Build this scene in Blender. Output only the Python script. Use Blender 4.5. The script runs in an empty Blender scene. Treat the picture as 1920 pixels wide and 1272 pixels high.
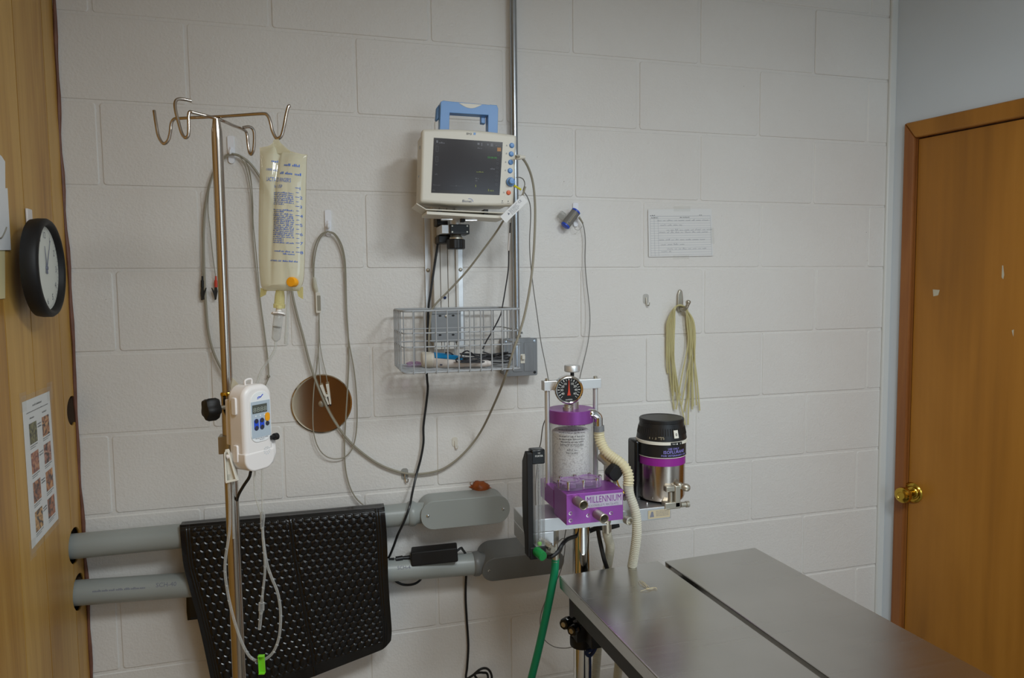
import bpy, bmesh, math, random
import numpy as np
from mathutils import Vector, Matrix
random.seed(7)
SC = bpy.context.scene
COL = SC.collection
# ------------------------------------------------------------------ camera
F = 1287.774
CAM = Vector((0.71176, -1.89118, 1.6))
YAW, PITCH, ROLL = 0.266867, -0.0707165, -0.0115373
cy, sy, cp, sp = math.cos(YAW), math.sin(YAW), math.cos(PITCH), math.sin(PITCH)
_f = Vector((sy*cp, cy*cp, sp)); _r = Vector((cy, -sy, 0)); _u = _r.cross(_f)
cr, sr = math.cos(ROLL), math.sin(ROLL)
RIGHT = cr*_r + sr*_u; UP = -sr*_r + cr*_u; FWD = _f
cd = bpy.data.cameras.new('camera'); co = bpy.data.objects.new('camera', cd); COL.objects.link(co)
cd.sensor_fit = 'HORIZONTAL'; cd.sensor_width = 36.0; cd.lens = F/1920*36.0
cd.clip_start = 0.02; cd.clip_end = 50
M = Matrix((RIGHT, UP, -FWD)).transposed().to_4x4(); M.translation = CAM
co.matrix_world = M
SC.camera = co
def ray(u, v): return FWD + RIGHT*((u-960)/F) + UP*(-(v-636)/F)
def PY(u, v, y): d = ray(u, v); return CAM + d*((y-CAM.y)/d.y)
def PX(u, v, x): d = ray(u, v); return CAM + d*((x-CAM.x)/d.x)
def PZ(u, v, z): d = ray(u, v); return CAM + d*((z-CAM.z)/d.z)
def PD(u, v, d): return CAM + ray(u, v)*d
class Fr:
    """a plane in the room: origin, right, up, normal (towards the viewer)"""
    def __init__(s, o, ux, uy):
        s.o = Vector(o); s.ux = Vector(ux).normalized(); uy = Vector(uy); s.uy = (uy - s.ux*uy.dot(s.ux)).normalized()
        s.n = s.ux.cross(s.uy).normalized()
    def w(s, a, b, c=0): return s.o + s.ux*a + s.uy*b + s.n*c
    def hit(s, u, v, off=0):
        d = ray(u, v); t = ((s.o + s.n*off) - CAM).dot(s.n)/d.dot(s.n); q = CAM + d*t - s.o
        return q.dot(s.ux), q.dot(s.uy)
    def at(s, u, v, off=0): a, b = s.hit(u, v, off); return s.w(a, b, off)
# ------------------------------------------------------------------ mesh helpers
def spline(pts, k=6):
    pts = [Vector(p) for p in pts]
    if len(pts) < 3: return pts
    P = [pts[0]*2-pts[1]] + pts + [pts[-1]*2-pts[-2]]; out = []
    for i in range(1, len(P)-2):
        a, b, c, d = P[i-1], P[i], P[i+1], P[i+2]
        for j in range(k):
            t = j/k
            out.append(0.5*((2*b)+(c-a)*t+(2*a-5*b+4*c-d)*t*t+(3*b-a-3*c+d)*t**3))
    out.append(pts[-1]); return out
def axes(n):
    n = Vector(n).normalized(); a = Vector((0, 0, 1)) if abs(n.z) < .9 else Vector((1, 0, 0))
    x = a.cross(n).normalized(); return x, n.cross(x), n
class MB:
    def __init__(s): s.v = []; s.f = []; s.m = []; s.mi = 0
    def add(s, vs, fs):
        b = len(s.v); s.v += [tuple(p) for p in vs]; s.f += [tuple(i+b for i in f) for f in fs]; s.m += [s.mi]*len(fs); return s
    def box(s, c, size, fr=None, R=None):
        hx, hy, hz = size[0]/2, size[1]/2, size[2]/2; vs = []
        for x in (-hx, hx):
            for y in (-hy, hy):
                for z in (-hz, hz):
                    p = Vector((x, y, z))
                    if R is not None: p = R @ p
                    vs.append(fr.w(c[0]+p.x, c[1]+p.y, c[2]+p.z) if fr else Vector(c)+p)
        return s.add(vs, [(0, 1, 3, 2), (4, 6, 7, 5), (0, 4, 5, 1), (2, 3, 7, 6), (0, 2, 6, 4), (1, 5, 7, 3)])
    def bx(s, x0, x1, y0, y1, z0, z1, fr=None): return s.box(((x0+x1)/2, (y0+y1)/2, (z0+z1)/2), (abs(x1-x0), abs(y1-y0), abs(z1-z0)), fr)
    def tube(s, pts, r, n=8, cap=True, closed=False):
        pts = [Vector(p) for p in pts]; L = len(pts); rs = r if isinstance(r, (list, tuple)) else [r]*L
        T = []
        for i in range(L):
            a = pts[(i-1) % L] if closed else pts[max(i-1, 0)]; b = pts[(i+1) % L] if closed else pts[min(i+1, L-1)]
            t = b-a; T.append(t.normalized() if t.length > 1e-9 else Vector((0, 0, 1)))
        x, y, _ = axes(T[0]); vs = []
        for i in range(L):
            x = (x - T[i]*x.dot(T[i]));
            x = x.normalized() if x.length > 1e-6 else axes(T[i])[0]
            y = T[i].cross(x)
            for k in range(n):
                a = 2*math.pi*k/n; vs.append(pts[i] + (x*math.cos(a)+y*math.sin(a))*rs[i])
        fs = []
        for i in range(L if closed else L-1):
            j = (i+1) % L
            for k in range(n): fs.append((i*n+k, i*n+(k+1) % n, j*n+(k+1) % n, j*n+k))
        if cap and not closed: fs += [tuple(range(n-1, -1, -1)), tuple((L-1)*n+k for k in range(n))]
        return s.add(vs, fs)
    def lathe(s, prof, o, ax=(0, 0, 1), n=32, cap=True, scale=None):
        x, y, z = axes(ax); o = Vector(o); vs = []
        for r, h in prof:
            for k in range(n):
                a = 2*math.pi*k/n; q = r*(scale(a) if scale else 1)
                vs.append(o + z*h + (x*math.cos(a)+y*math.sin(a))*q)
        fs = []
        for i in range(len(prof)-1):
            for k in range(n): fs.append((i*n+k, i*n+(k+1) % n, (i+1)*n+(k+1) % n, (i+1)*n+k))
        if cap: fs += [tuple(range(n-1, -1, -1)), tuple((len(prof)-1)*n+k for k in range(n))]
        return s.add(vs, fs)
    def prism(s, poly, fr, c0, c1):
        n = len(poly); vs = [fr.w(a, b, c0) for a, b in poly] + [fr.w(a, b, c1) for a, b in poly]
        fs = [tuple(range(n-1, -1, -1)), tuple(range(n, 2*n))] + [(i, (i+1) % n, n+(i+1) % n, n+i) for i in range(n)]
        return s.add(vs, fs)
    def flat(s, poly, fr, c): return s.add([fr.w(a, b, c) for a, b in poly], [tuple(range(len(poly)))])
    def ball(s, c, r, n=12):
        rx, ry, rz = (r, r, r) if not isinstance(r, (tuple, list)) else r; vs = []; fs = []; m = n//2
        for i in range(m+1):
            t = math.pi*i/m
            for k in range(n):
                a = 2*math.pi*k/n; vs.append((c[0]+rx*math.sin(t)*math.cos(a), c[1]+ry*math.sin(t)*math.sin(a), c[2]+rz*math.cos(t)))
        for i in range(m):
            for k in range(n): fs.append((i*n+k, (i+1)*n+k, (i+1)*n+(k+1) % n, i*n+(k+1) % n))
        return s.add(vs, fs)
    def surf(s, fn, nu, nv):
        vs = [fn(i/nu, j/nv) for j in range(nv+1) for i in range(nu+1)]
        fs = [(j*(nu+1)+i, j*(nu+1)+i+1, (j+1)*(nu+1)+i+1, (j+1)*(nu+1)+i) for j in range(nv) for i in range(nu)]
        return s.add(vs, fs)
    def build(s, name, mat, parent=None, smooth=True, bevel=0, seg=2, ang=40, solid=0, sub=0):
        me = bpy.data.meshes.new(name); me.from_pydata(s.v, [], s.f); me.validate()
        bm = bmesh.new(); bm.from_mesh(me); bmesh.ops.remove_doubles(bm, verts=bm.verts, dist=1e-6)
        bmesh.ops.recalc_face_normals(bm, faces=bm.faces); bm.to_mesh(me); bm.free()
        mats = mat if isinstance(mat, (list, tuple)) else [mat]
        for q in mats: me.materials.append(q)
        if len(mats) > 1 and len(me.polygons) == len(s.m): me.polygons.foreach_set('material_index', s.m)
        o = bpy.data.objects.new(name, me); COL.objects.link(o)
        if smooth: me.shade_smooth() if hasattr(me, 'shade_smooth') else None; me.set_sharp_from_angle(angle=math.radians(ang))
        if solid:
            m = o.modifiers.new('solid', 'SOLIDIFY'); m.thickness = solid; m.offset = 0
        if bevel:
            m = o.modifiers.new('bevel', 'BEVEL'); m.width = bevel; m.segments = seg; m.limit_method = 'ANGLE'; m.angle_limit = math.radians(35); m.harden_normals = False
        if sub:
            m = o.modifiers.new('sub', 'SUBSURF'); m.levels = m.render_levels = sub
        if parent is not None: attach(o, parent)
        return o
def rootloc(o):
    v = Vector((0, 0, 0))
    while o is not None: v += o.location; o = o.parent
    return v
def attach(o, p):
    o.parent = p
    q = p
    o.matrix_parent_inverse = Matrix.Translation(-q.location) if q.type == 'EMPTY' else Matrix.Identity(4)
def tag(o, label, cat, group=None):
    o['label'] = label; o['category'] = cat
    if group: o['group'] = group
    return o
def thing(name, label, cat, loc, group=None):
    o = bpy.data.objects.new(name, None); COL.objects.link(o); o.location = loc; o.empty_display_size = .05
    return tag(o, label, cat, group)
def struct(o): o['kind'] = 'structure'; return o
def rrect(x0, x1, y0, y1, r, k=6):
    out = []
    for cx, cyy, a0 in ((x1-r, y1-r, 0), (x0+r, y1-r, 90), (x0+r, y0+r, 180), (x1-r, y0+r, 270)):
        for i in range(k+1):
            a = math.radians(a0+90*i/k); out.append((cx+r*math.cos(a), cyy+r*math.sin(a)))
    return out
def circ(cx, cyy, r, n=24, ry=None): return [(cx+r*math.cos(2*math.pi*i/n), cyy+(ry or r)*math.sin(2*math.pi*i/n)) for i in range(n)]
def stroke(mb, fr, pts, w, c):
    for (a, b), (a2, b2) in zip(pts, pts[1:]):
        L = math.hypot(a2-a, b2-b) or 1e-9; nx, ny = -(b2-b)/L*w/2, (a2-a)/L*w/2
        mb.flat([(a+nx, b+ny), (a-nx, b-ny), (a2-nx, b2-ny), (a2+nx, b2+ny)], fr, c)
_tc = {}
def text2d(st, size=1.0, align='CENTER', sx=1.0):
    if st not in _tc:
        cu = bpy.data.curves.new('t', 'FONT'); cu.body = st; cu.size = 1; cu.resolution_u = 2
        ob = bpy.data.objects.new('t', cu); COL.objects.link(ob)
        dg = bpy.context.evaluated_depsgraph_get(); me = bpy.data.meshes.new_from_object(ob.evaluated_get(dg))
        _tc[st] = ([(v.co.x, v.co.y) for v in me.vertices], [tuple(p.vertices) for p in me.polygons])
        bpy.data.objects.remove(ob); bpy.data.curves.remove(cu); bpy.data.meshes.remove(me)
    vs, fs = _tc[st]
    if not vs: return [], []
    x0 = min(p[0] for p in vs); x1 = max(p[0] for p in vs)
    ox = {'CENTER': (x0+x1)/2, 'LEFT': x0, 'RIGHT': x1}[align]
    return [((p[0]-ox)*size*sx, p[1]*size) for p in vs], fs
def put_text(mb, fn, st, size, x, y, align='CENTER', width=None):
    vs, fs = text2d(st, size, align)
    k = 1.0
    if width and vs: k = width/(max(p[0] for p in vs)-min(p[0] for p in vs))
    mb.add([fn(x+a*k, y+b) for a, b in vs], fs)
def words(mb, fn, x0, x1, y, h, rng, wl=(3, 8)):
    """unreadable small print: a row of word-length marks"""
    x = x0
    while x < x1:
        w = h*rng.uniform(*wl)*.45; w = min(w, x1-x)
        q = x
        while q < x+w-.2*h:   # letters
            lw = h*rng.uniform(.25, .4); hh = h*rng.choice((.6, .6, .65, 1))
            mb.add([fn(q, y), fn(q+lw, y), fn(q+lw, y+hh), fn(q, y+hh)], [(0, 1, 2, 3)]); q += lw+h*.18
        x += w+h*.45
# ------------------------------------------------------------------ materials
def lin(c):
    return tuple(((x/255)/12.92 if x/255 <= .04045 else ((x/255+.055)/1.055)**2.4) for x in c[:3]) + (1,)
def pm(name, col, rough=.5, metal=0, bump=0, bscale=80, var=0, vscale=6, coat=0, trans=0, ior=1.45, alpha=1, emit=None, estr=0, spec=None, aniso=0, stretch=None):
    m = bpy.data.materials.new(name); m.use_nodes = True; N = m.node_tree.nodes; L = m.node_tree.links; b = N['Principled BSDF']
    b.inputs['Base Color'].default_value = lin(col); b.inputs['Roughness'].default_value = rough; b.inputs['Metallic'].default_value = metal
    b.inputs['Coat Weight'].default_value = coat; b.inputs['Transmission Weight'].default_value = trans; b.inputs['IOR'].default_value = ior
    b.inputs['Alpha'].default_value = alpha
    if spec is not None: b.inputs['Specular IOR Level'].default_value = spec
    if emit: b.inputs['Emission Color'].default_value = lin(emit); b.inputs['Emission Strength'].default_value = estr
    tc = N.new('ShaderNodeTexCoord'); vec = tc.outputs['Object']
    if stretch:
        mp = N.new('ShaderNodeMapping'); mp.inputs['Scale'].default_value = stretch; L.new(vec, mp.inputs['Vector']); vec = mp.outputs['Vector']
    if var:
        n = N.new('ShaderNodeTexNoise'); n.inputs['Scale'].default_value = vscale; n.inputs['Detail'].default_value = 4; L.new(vec, n.inputs['Vector'])
        r = N.new('ShaderNodeMixRGB'); r.blend_type = 'MULTIPLY'; r.inputs['Fac'].default_value = 1; r.inputs['Color1'].default_value = lin(col)
        cr_ = N.new('ShaderNodeValToRGB'); cr_.color_ramp.elements[0].position = .3; cr_.color_ramp.elements[1].position = .7
        cr_.color_ramp.elements[0].color = (1-var,)*3+(1,); cr_.color_ramp.elements[1].color = (1, 1, 1, 1)
        L.new(n.outputs['Fac'], cr_.inputs['Fac']); L.new(cr_.outputs['Color'], r.inputs['Color2']); L.new(r.outputs['Color'], b.inputs['Base Color'])
    if bump:
        n = N.new('ShaderNodeTexNoise'); n.inputs['Scale'].default_value = bscale; n.inputs['Detail'].default_value = 3; L.new(vec, n.inputs['Vector'])
        bp = N.new('ShaderNodeBump'); bp.inputs['Strength'].default_value = bump; bp.inputs['Distance'].default_value = .002
        L.new(n.outputs['Fac'], bp.inputs['Height']); L.new(bp.outputs['Normal'], b.inputs['Normal'])
    return m
def film(name, col, opac=.25, rough=.1, spec=.6, alb=None, edge=.6):
    """clear or tinted thin plastic: see-through tint with a glossy skin and some milky body"""
    m = bpy.data.materials.new(name); m.use_nodes = True; N = m.node_tree.nodes; L = m.node_tree.links
    b = N['Principled BSDF']; b.inputs['Base Color'].default_value = lin(alb or col); b.inputs['Roughness'].default_value = rough
    b.inputs['Specular IOR Level'].default_value = spec
    t = N.new('ShaderNodeBsdfTransparent'); t.inputs['Color'].default_value = lin(col)
    lw = N.new('ShaderNodeLayerWeight'); lw.inputs['Blend'].default_value = .35
    mr = N.new('ShaderNodeMapRange'); mr.inputs['To Min'].default_value = opac; mr.inputs['To Max'].default_value = min(1, opac+edge)
    L.new(lw.outputs['Facing'], mr.inputs['Value'])
    mx = N.new('ShaderNodeMixShader'); L.new(mr.outputs['Result'], mx.inputs['Fac']); L.new(t.outputs['BSDF'], mx.inputs[1]); L.new(b.outputs['BSDF'], mx.inputs[2])
    L.new(mx.outputs['Shader'], N['Material Output'].inputs['Surface'])
    return m
def wood(name, c_dark, c_mid, c_light, scale=(10, 10, .9), rough=.42, tone=True, coat=.15, ring=0.0):
    m = bpy.data.materials.new(name); m.use_nodes = True; N = m.node_tree.nodes; L = m.node_tree.links; b = N['Principled BSDF']
    tc = N.new('ShaderNodeTexCoord'); at = N.new('ShaderNodeAttribute'); at.attribute_name = 'tone'
    sh = N.new('ShaderNodeVectorMath'); sh.operation = 'MULTIPLY_ADD'
    L.new(at.outputs['Color'], sh.inputs[0]); sh.inputs[1].default_value = (7, 5, 3); L.new(tc.outputs['Object'], sh.inputs[2])
    mp = N.new('ShaderNodeMapping'); mp.inputs['Scale'].default_value = scale; L.new(sh.outputs[0], mp.inputs['Vector'])
    n1 = N.new('ShaderNodeTexNoise'); n1.inputs['Scale'].default_value = 1.2; n1.inputs['Detail'].default_value = 6; n1.inputs['Distortion'].default_value = 1.2; L.new(mp.outputs[0], n1.inputs['Vector'])
    mp2 = N.new('ShaderNodeMapping'); mp2.inputs['Scale'].default_value = (scale[0]*14, scale[1]*14, scale[2]*2.5); L.new(sh.outputs[0], mp2.inputs['Vector'])
    n2 = N.new('ShaderNodeTexNoise'); n2.inputs['Scale'].default_value = 1; n2.inputs['Detail'].default_value = 3; L.new(mp2.outputs[0], n2.inputs['Vector'])
    ad = N.new('ShaderNodeMath'); ad.operation = 'MULTIPLY_ADD'; ad.inputs[1].default_value = .3; L.new(n2.outputs['Fac'], ad.inputs[0]); L.new(n1.outputs['Fac'], ad.inputs[2])
    ad2 = N.new('ShaderNodeMath'); ad2.operation = 'MULTIPLY_ADD'; ad2.inputs[1].default_value = .22 if tone else 0; L.new(at.outputs['Fac'], ad2.inputs[0]); L.new(ad.outputs[0], ad2.inputs[2])
    r = N.new('ShaderNodeValToRGB'); e = r.color_ramp.elements
    e[0].position = .42; e[0].color = lin(c_dark); e[1].position = .9; e[1].color = lin(c_light); x = e.new(.62); x.color = lin(c_mid)
    L.new(ad2.outputs[0], r.inputs['Fac']); L.new(r.outputs['Color'], b.inputs['Base Color'])
    b.inputs['Roughness'].default_value = rough; b.inputs['Coat Weight'].default_value = coat; b.inputs['Coat Roughness'].default_value = .3
    bp = N.new('ShaderNodeBump'); bp.inputs['Strength'].default_value = .12; bp.inputs['Distance'].default_value = .001; L.new(n2.outputs['Fac'], bp.inputs['Height']); L.new(bp.outputs['Normal'], b.inputs['Normal'])
    return m
def block_paint():
    m = bpy.data.materials.new('block_paint'); m.use_nodes = True; N = m.node_tree.nodes; L = m.node_tree.links; b = N['Principled BSDF']
    tc = N.new('ShaderNodeTexCoord'); v = tc.outputs['Object']
    def noise(sc, det, rgh=.5):
        n = N.new('ShaderNodeTexNoise'); n.inputs['Scale'].default_value = sc; n.inputs['Detail'].default_value = det; n.inputs['Roughness'].default_value = rgh; L.new(v, n.inputs['Vector']); return n.outputs['Fac']
    big = noise(2.2, 5); r = N.new('ShaderNodeValToRGB'); e = r.color_ramp.elements
    e[0].position = .3; e[0].color = lin((226, 222, 217)); e[1].position = .7; e[1].color = lin((233, 231, 227)); L.new(big, r.inputs['Fac'])
    sp_ = noise(150, 2); r2 = N.new('ShaderNodeValToRGB'); e = r2.color_ramp.elements
    e[0].position = .765; e[0].color = (1, 1, 1, 1); e[1].position = .79; e[1].color = lin((120, 98, 84))
    L.new(sp_, r2.inputs['Fac'])
    mx = N.new('ShaderNodeMixRGB'); mx.blend_type = 'MULTIPLY'; mx.inputs['Fac'].default_value = .8; L.new(r.outputs['Color'], mx.inputs['Color1']); L.new(r2.outputs['Color'], mx.inputs['Color2'])
    L.new(mx.outputs['Color'], b.inputs['Base Color']); b.inputs['Roughness'].default_value = .42
    f1 = noise(210, 3, .6); f2 = noise(45, 3)
    vo = N.new('ShaderNodeTexVoronoi'); vo.inputs['Scale'].default_value = 130; L.new(v, vo.inputs['Vector'])
    a = N.new('ShaderNodeMath'); a.operation = 'MULTIPLY_ADD'; a.inputs[1].default_value = .7; L.new(f2, a.inputs[0]); L.new(f1, a.inputs[2])
    a2 = N.new('ShaderNodeMath'); a2.operation = 'MULTIPLY_ADD'; a2.inputs[1].default_value = .5; L.new(vo.outputs['Distance'], a2.inputs[0]); L.new(a.outputs[0], a2.inputs[2])
    bp = N.new('ShaderNodeBump'); bp.inputs['Strength'].default_value = .5; bp.inputs['Distance'].default_value = .0016; L.new(a2.outputs[0], bp.inputs['Height']); L.new(bp.outputs['Normal'], b.inputs['Normal'])
    return m
def brushed(name, col, rough, scale, var=.25, bump=.05):
    m = pm(name, col, rough, 1.0); N = m.node_tree.nodes; L = m.node_tree.links; b = N['Principled BSDF']
    tc = N.new('ShaderNodeTexCoord'); mp = N.new('ShaderNodeMapping'); mp.inputs['Scale'].default_value = scale; L.new(tc.outputs['Object'], mp.inputs['Vector'])
    n = N.new('ShaderNodeTexNoise'); n.inputs['Scale'].default_value = 1; n.inputs['Detail'].default_value = 4; L.new(mp.outputs[0], n.inputs['Vector'])
    mr = N.new('ShaderNodeMapRange'); mr.inputs['To Min'].default_value = rough-.03; mr.inputs['To Max'].default_value = rough+.05; L.new(n.outputs['Fac'], mr.inputs['Value']); L.new(mr.outputs[0], b.inputs['Roughness'])
    bp = N.new('ShaderNodeBump'); bp.inputs['Strength'].default_value = bump; bp.inputs['Distance'].default_value = .0005; L.new(n.outputs['Fac'], bp.inputs['Height']); L.new(bp.outputs['Normal'], b.inputs['Normal'])
    n3 = N.new('ShaderNodeTexNoise'); n3.inputs['Scale'].default_value = 7; n3.inputs['Detail'].default_value = 5; L.new(tc.outputs['Object'], n3.inputs['Vector'])
    mix = N.new('ShaderNodeMixRGB'); mix.inputs['Color1'].default_value = lin(tuple(c*(1-var) for c in col)); mix.inputs['Color2'].default_value = lin(col); L.new(n3.outputs['Fac'], mix.inputs['Fac']); L.new(mix.outputs[0], b.inputs['Base Color'])
    return m
X = dict(
    block=block_paint(),
    drywall=pm('smooth_wall_paint', (209, 216, 222), .38, bump=.06, bscale=60, var=.03),
    trimw=pm('white_trim_paint', (222, 223, 220), .35),
    panel=wood('wood_panelling', (148, 102, 42), (179, 131, 58), (202, 158, 82)),
    paneld=wood('dark_panelling', (60, 37, 15), (96, 60, 24), (128, 86, 38), scale=(5, 5, .6)),
    door=wood('door_veneer', (142, 92, 24), (162, 106, 30), (180, 122, 42), scale=(3, 3, .5), tone=False),
    casing=wood('casing_wood', (112, 62, 26), (140, 84, 38), (160, 102, 48), scale=(14, 14, .8), tone=False),
    brownedge=pm('brown_edge_bead', (128, 84, 66), .5, var=.35, vscale=30),
    cavity=pm('dark_cavity', (70, 52, 36), .8),
    ceil=pm('ceiling_paint', (226, 224, 218), .7), floor=pm('floor_tile', (150, 142, 130), .4, var=.15, vscale=4),
    black=pm('black_plastic', (26, 26, 27), .4), blackm=pm('black_matte', (20, 19, 20), .55), rubber=pm('black_rubber', (13, 13, 14), .27, coat=.25, bump=.04, bscale=120),
    blackgloss=pm('black_gloss', (16, 16, 17), .2),
    steel=pm('stainless_tube', (190, 180, 170), .2, 1), chrome=pm('chrome', (225, 222, 218), .07, 1), mirror=pm('polished_cover_plate', (222, 206, 180), .10, 1, bump=.02, bscale=18),
    alu=brushed('satin_aluminium', (222, 223, 224), .42, (10, 200, 200), .08), alud=pm('bare_aluminium', (216, 216, 215), .42, .75), trackw=pm('track_white', (216, 213, 207), .4, .1), nickel=pm('dull_nickel', (186, 180, 166), .38, .85),
    purple=pm('anodised_purple', (150, 80, 163), .34, .55), purplel=film('lilac_clear', (226, 205, 232), .14, .05, .9, edge=.4),
    brass=pm('polished_brass', (196, 162, 66), .16, 1), green=pm('green_plastic', (22, 128, 62), .4), hose=pm('green_hose', (14, 130, 88), .42), lime=pm('lime_clip', (120, 205, 40), .4),
    cream=pm('cream_plastic', (224, 219, 206), .4), white=pm('white_plastic', (232, 226, 222), .35), hookw=pm('hook_white', (244, 245, 250), .25), blue=pm('blue_plastic', (108, 156, 214), .35), blue2=pm('bright_blue', (40, 80, 205), .35), cyan=pm('cyan_plastic', (16, 128, 186), .35),
    navy=pm('navy_strap', (24, 44, 92), .7), red=pm('red_plastic', (205, 66, 42), .4), orange=pm('orange_button', (228, 96, 28), .35), amber=pm('amber_rubber', (236, 160, 26), .4), yellow=pm('yellow_plastic', (222, 210, 40), .4),
    grey=pm('grey_conduit', (158, 163, 160), .35, var=.05), greyd=pm('grey_conduit_dark', (120, 121, 119), .38, var=.08), basket=pm('grey_coated_wire', (168, 171, 174), .35), box=pm('grey_cast_box', (134, 136, 138), .45, .35, bump=.1, bscale=70), galv=pm('galvanised_steel', (178, 184, 190), .28, .95, var=.12, vscale=40),
    cable=pm('warm_grey_cable', (154, 148, 132), .45), cabled=pm('grey_cable', (122, 120, 116), .45), cablek=pm('charcoal_cable', (56, 56, 60), .4),
    paper=pm('white_paper', (232, 232, 232), .65), card=pm('index_card', (230, 230, 229), .7), ink=pm('grey_ink', (120, 122, 136), .8), inkd=pm('dark_ink', (40, 40, 46), .8), ruled=pm('ruled_lines', (166, 170, 180), .8), oldpaper=pm('yellowed_paper', (222, 208, 160), .7),
    bluep=pm('blue_print', (52, 98, 186), .6), purp=pm('violet_print', (158, 148, 232), .6), whitep=pm('white_print', (224, 224, 220), .6), purptext=pm('purple_print', (126, 40, 140), .5), plate=pm('silver_label', (196, 186, 202), .35, .4),
    screen=pm('lcd_dark', (50, 45, 47), .16), sgreen=pm('screen_green', (30, 120, 30), .4, emit=(40, 170, 40), estr=.22), sor=pm('screen_orange', (150, 100, 40), .4, emit=(190, 130, 50), estr=.15), sgr=pm('screen_grey', (90, 90, 96), .4, emit=(150, 150, 160), estr=.06), slime=pm('screen_lime', (110, 120, 20), .4, emit=(150, 150, 40), estr=.1), sdim=pm('screen_dim', (60, 58, 62), .4, emit=(90, 90, 96), estr=.04),
    led=pm('lcd_grey_green', (82, 86, 80), .3), ledseg=pm('lcd_segments', (150, 156, 146), .4), panelg=pm('keypad_grey', (176, 188, 198), .4), darkbtn=pm('dark_button', (52, 54, 66), .4),
    bagfilm=film('bag_film', (250, 248, 238), .48, .07, .9, alb=(226, 223, 200), edge=.2), bagy=film('yellow_port', (244, 240, 205), .3, .2, alb=(228, 218, 160), edge=.3), clear=film('clear_plastic', (232, 232, 230), .12, .05, .8), tubing=film('clear_tubing', (236, 236, 233), .16, .1, .9, edge=.5), latex=film('amber_latex', (242, 238, 208), .5, .3, .4, alb=(232, 224, 176)), corr=film('ivory_hose', (232, 222, 186), .72, .35, .4), hosew=film('milky_hose', (226, 222, 204), .62, .35, .4), acrylic=film('acrylic', (235, 235, 235), .06, .03, .9), lam=film('laminate_film', (252, 252, 251), .05, .12, .6, alb=(232, 230, 226), edge=.10),
    mir=pm('clear_hook', (225, 225, 220), .15, alpha=.45),
    table=brushed('brushed_steel_top', (202, 200, 196), .25, (2, 120, 60), .10, .003), tabled=brushed('steel_edge', (120, 118, 115), .36, (3, 200, 60), .15, .03), rail=pm('dark_rail', (46, 45, 44), .45, .3),
    foam=pm('orange_foam', (170, 84, 24), .45, bump=.6, bscale=50, var=.45, vscale=40), hair=pm('pale_hair', (206, 190, 150), .7), dust=pm('white_scuff', (190, 182, 160), .8),
    buff=pm('buff_print', (190, 176, 146), .6), face=pm('clock_face', (222, 224, 216), .6),
)
# ------------------------------------------------------------------ room
H = 1.6
J0 = H + .66977            # height of the first mortar joint seen near the top
BW, BH = .4064, .2032
PXL = .118                 # face of the wood panelling on the left
XR = PY(1668, 450, 0).x    # where the right wall starts
ZC = 2.66
def zj(n): return J0 - BH*n
offs = {-3: 0, -2: 0, -1: -.007, 0: -.003, 1: -.002, 2: .011, 3: .014, 4: .02, 5: -.013, 6: -.013, 7: -.016, 8: -.006, 9: 0, 10: 0, 11: 0}
rng = random.Random(3)
mb = MB()
for c in range(-3, 12):
    z1, z0 = min(zj(c), ZC), max(zj(c+1), 0)
    if z1-z0 < .02: continue
    x = .09; ks = [BW*k + (0 if c % 2 == 0 else BW/2) + offs[c] for k in range(0, 8)]
    xs = [.09] + [k for k in ks if .13 < k < XR+.03] + [XR+.06]
    for a, b in zip(xs, xs[1:]):
        g = [rng.uniform(.0030, .0052) for _ in range(4)]; yy = rng.uniform(-.0008, .0006); dp = rng.choice((.0022, .003, .0034, .0034))
        x0, x1, za, zb = a+g[0], b-g[1], z0+g[2], z1-g[3]
        e = .0035
        # softly rounded block face: face, two bevel rings
        k = 5
        def ring(gr, yv, rr): return [Vector((p[0], yv, p[1])) for p in rrect(x0-gr, x1+gr, za-gr, zb+gr, rr, 3)]
        R0 = ring(-.0016, yy, .007); R1 = ring(-.0004, yy+.0007, .007); R2 = ring(.0006, yy+dp, .007); n = len(R0)
        fs = [tuple(range(n))]
        for q in (0, 1):
            fs += [(q*n+i, q*n+(i+1) % n, (q+1)*n+(i+1) % n, (q+1)*n+i) for i in range(n)]
        mb.add(R0+R1+R2, fs)
mb.add([(.06, .0022, 0), (XR+.06, .0022, 0), (XR+.06, .0022, ZC), (.06, .0022, ZC)], [(0, 1, 2, 3)])
mb.bx(.06, XR+.06, .05, .1, 0, ZC)
struct(mb.build('wall_back', X['block'], ang=8))
# left wall: vertical boards with three round cut-outs
LW = Fr((PXL, 0, 0), (0, 1, 0), (0, 0, 1))   # normal = +x
edges = [.004, -.0745, -.233, -.355, -.50, -.60, -.76, -.92, -1.03, -1.2, -1.36, -1.5, -1.66, -1.8, -1.98, -2.15, -2.32, -2.5, -2.7, -2.92]
mb = MB(); tones = []
for a, b in zip(edges, edges[1:]):
    mb.bx(PXL-.006, PXL, b+.0018, a-.0018, 0, ZC)
wl = mb.build('wall_left', X['panel'], smooth=False)
holes = [(-.022, H-.278, .036), (-.0565, H-.600, .0435), (-.046, H-.719, .044)]
bmc = MB()
for y, z, r in holes: bmc.lathe([(r, -.03), (r, .03)], (PXL, y, z), (1, 0, 0), 40)
cut = bmc.build('cutter', X['cavity'])
md = wl.modifiers.new('b', 'BOOLEAN'); md.object = cut; md.operation = 'DIFFERENCE'; md.solver = 'EXACT'
dg = bpy.context.evaluated_depsgraph_get(); nm = bpy.data.meshes.new_from_object(wl.evaluated_get(dg)); wl.modifiers.clear(); wl.data = nm
bpy.data.objects.remove(cut)
col = nm.color_attributes.new('tone', 'FLOAT_COLOR', 'CORNER'); bt = [rng.random() for _ in edges]; bt[0] = .55; bt[1] = .35; bt[2] = .75
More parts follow.
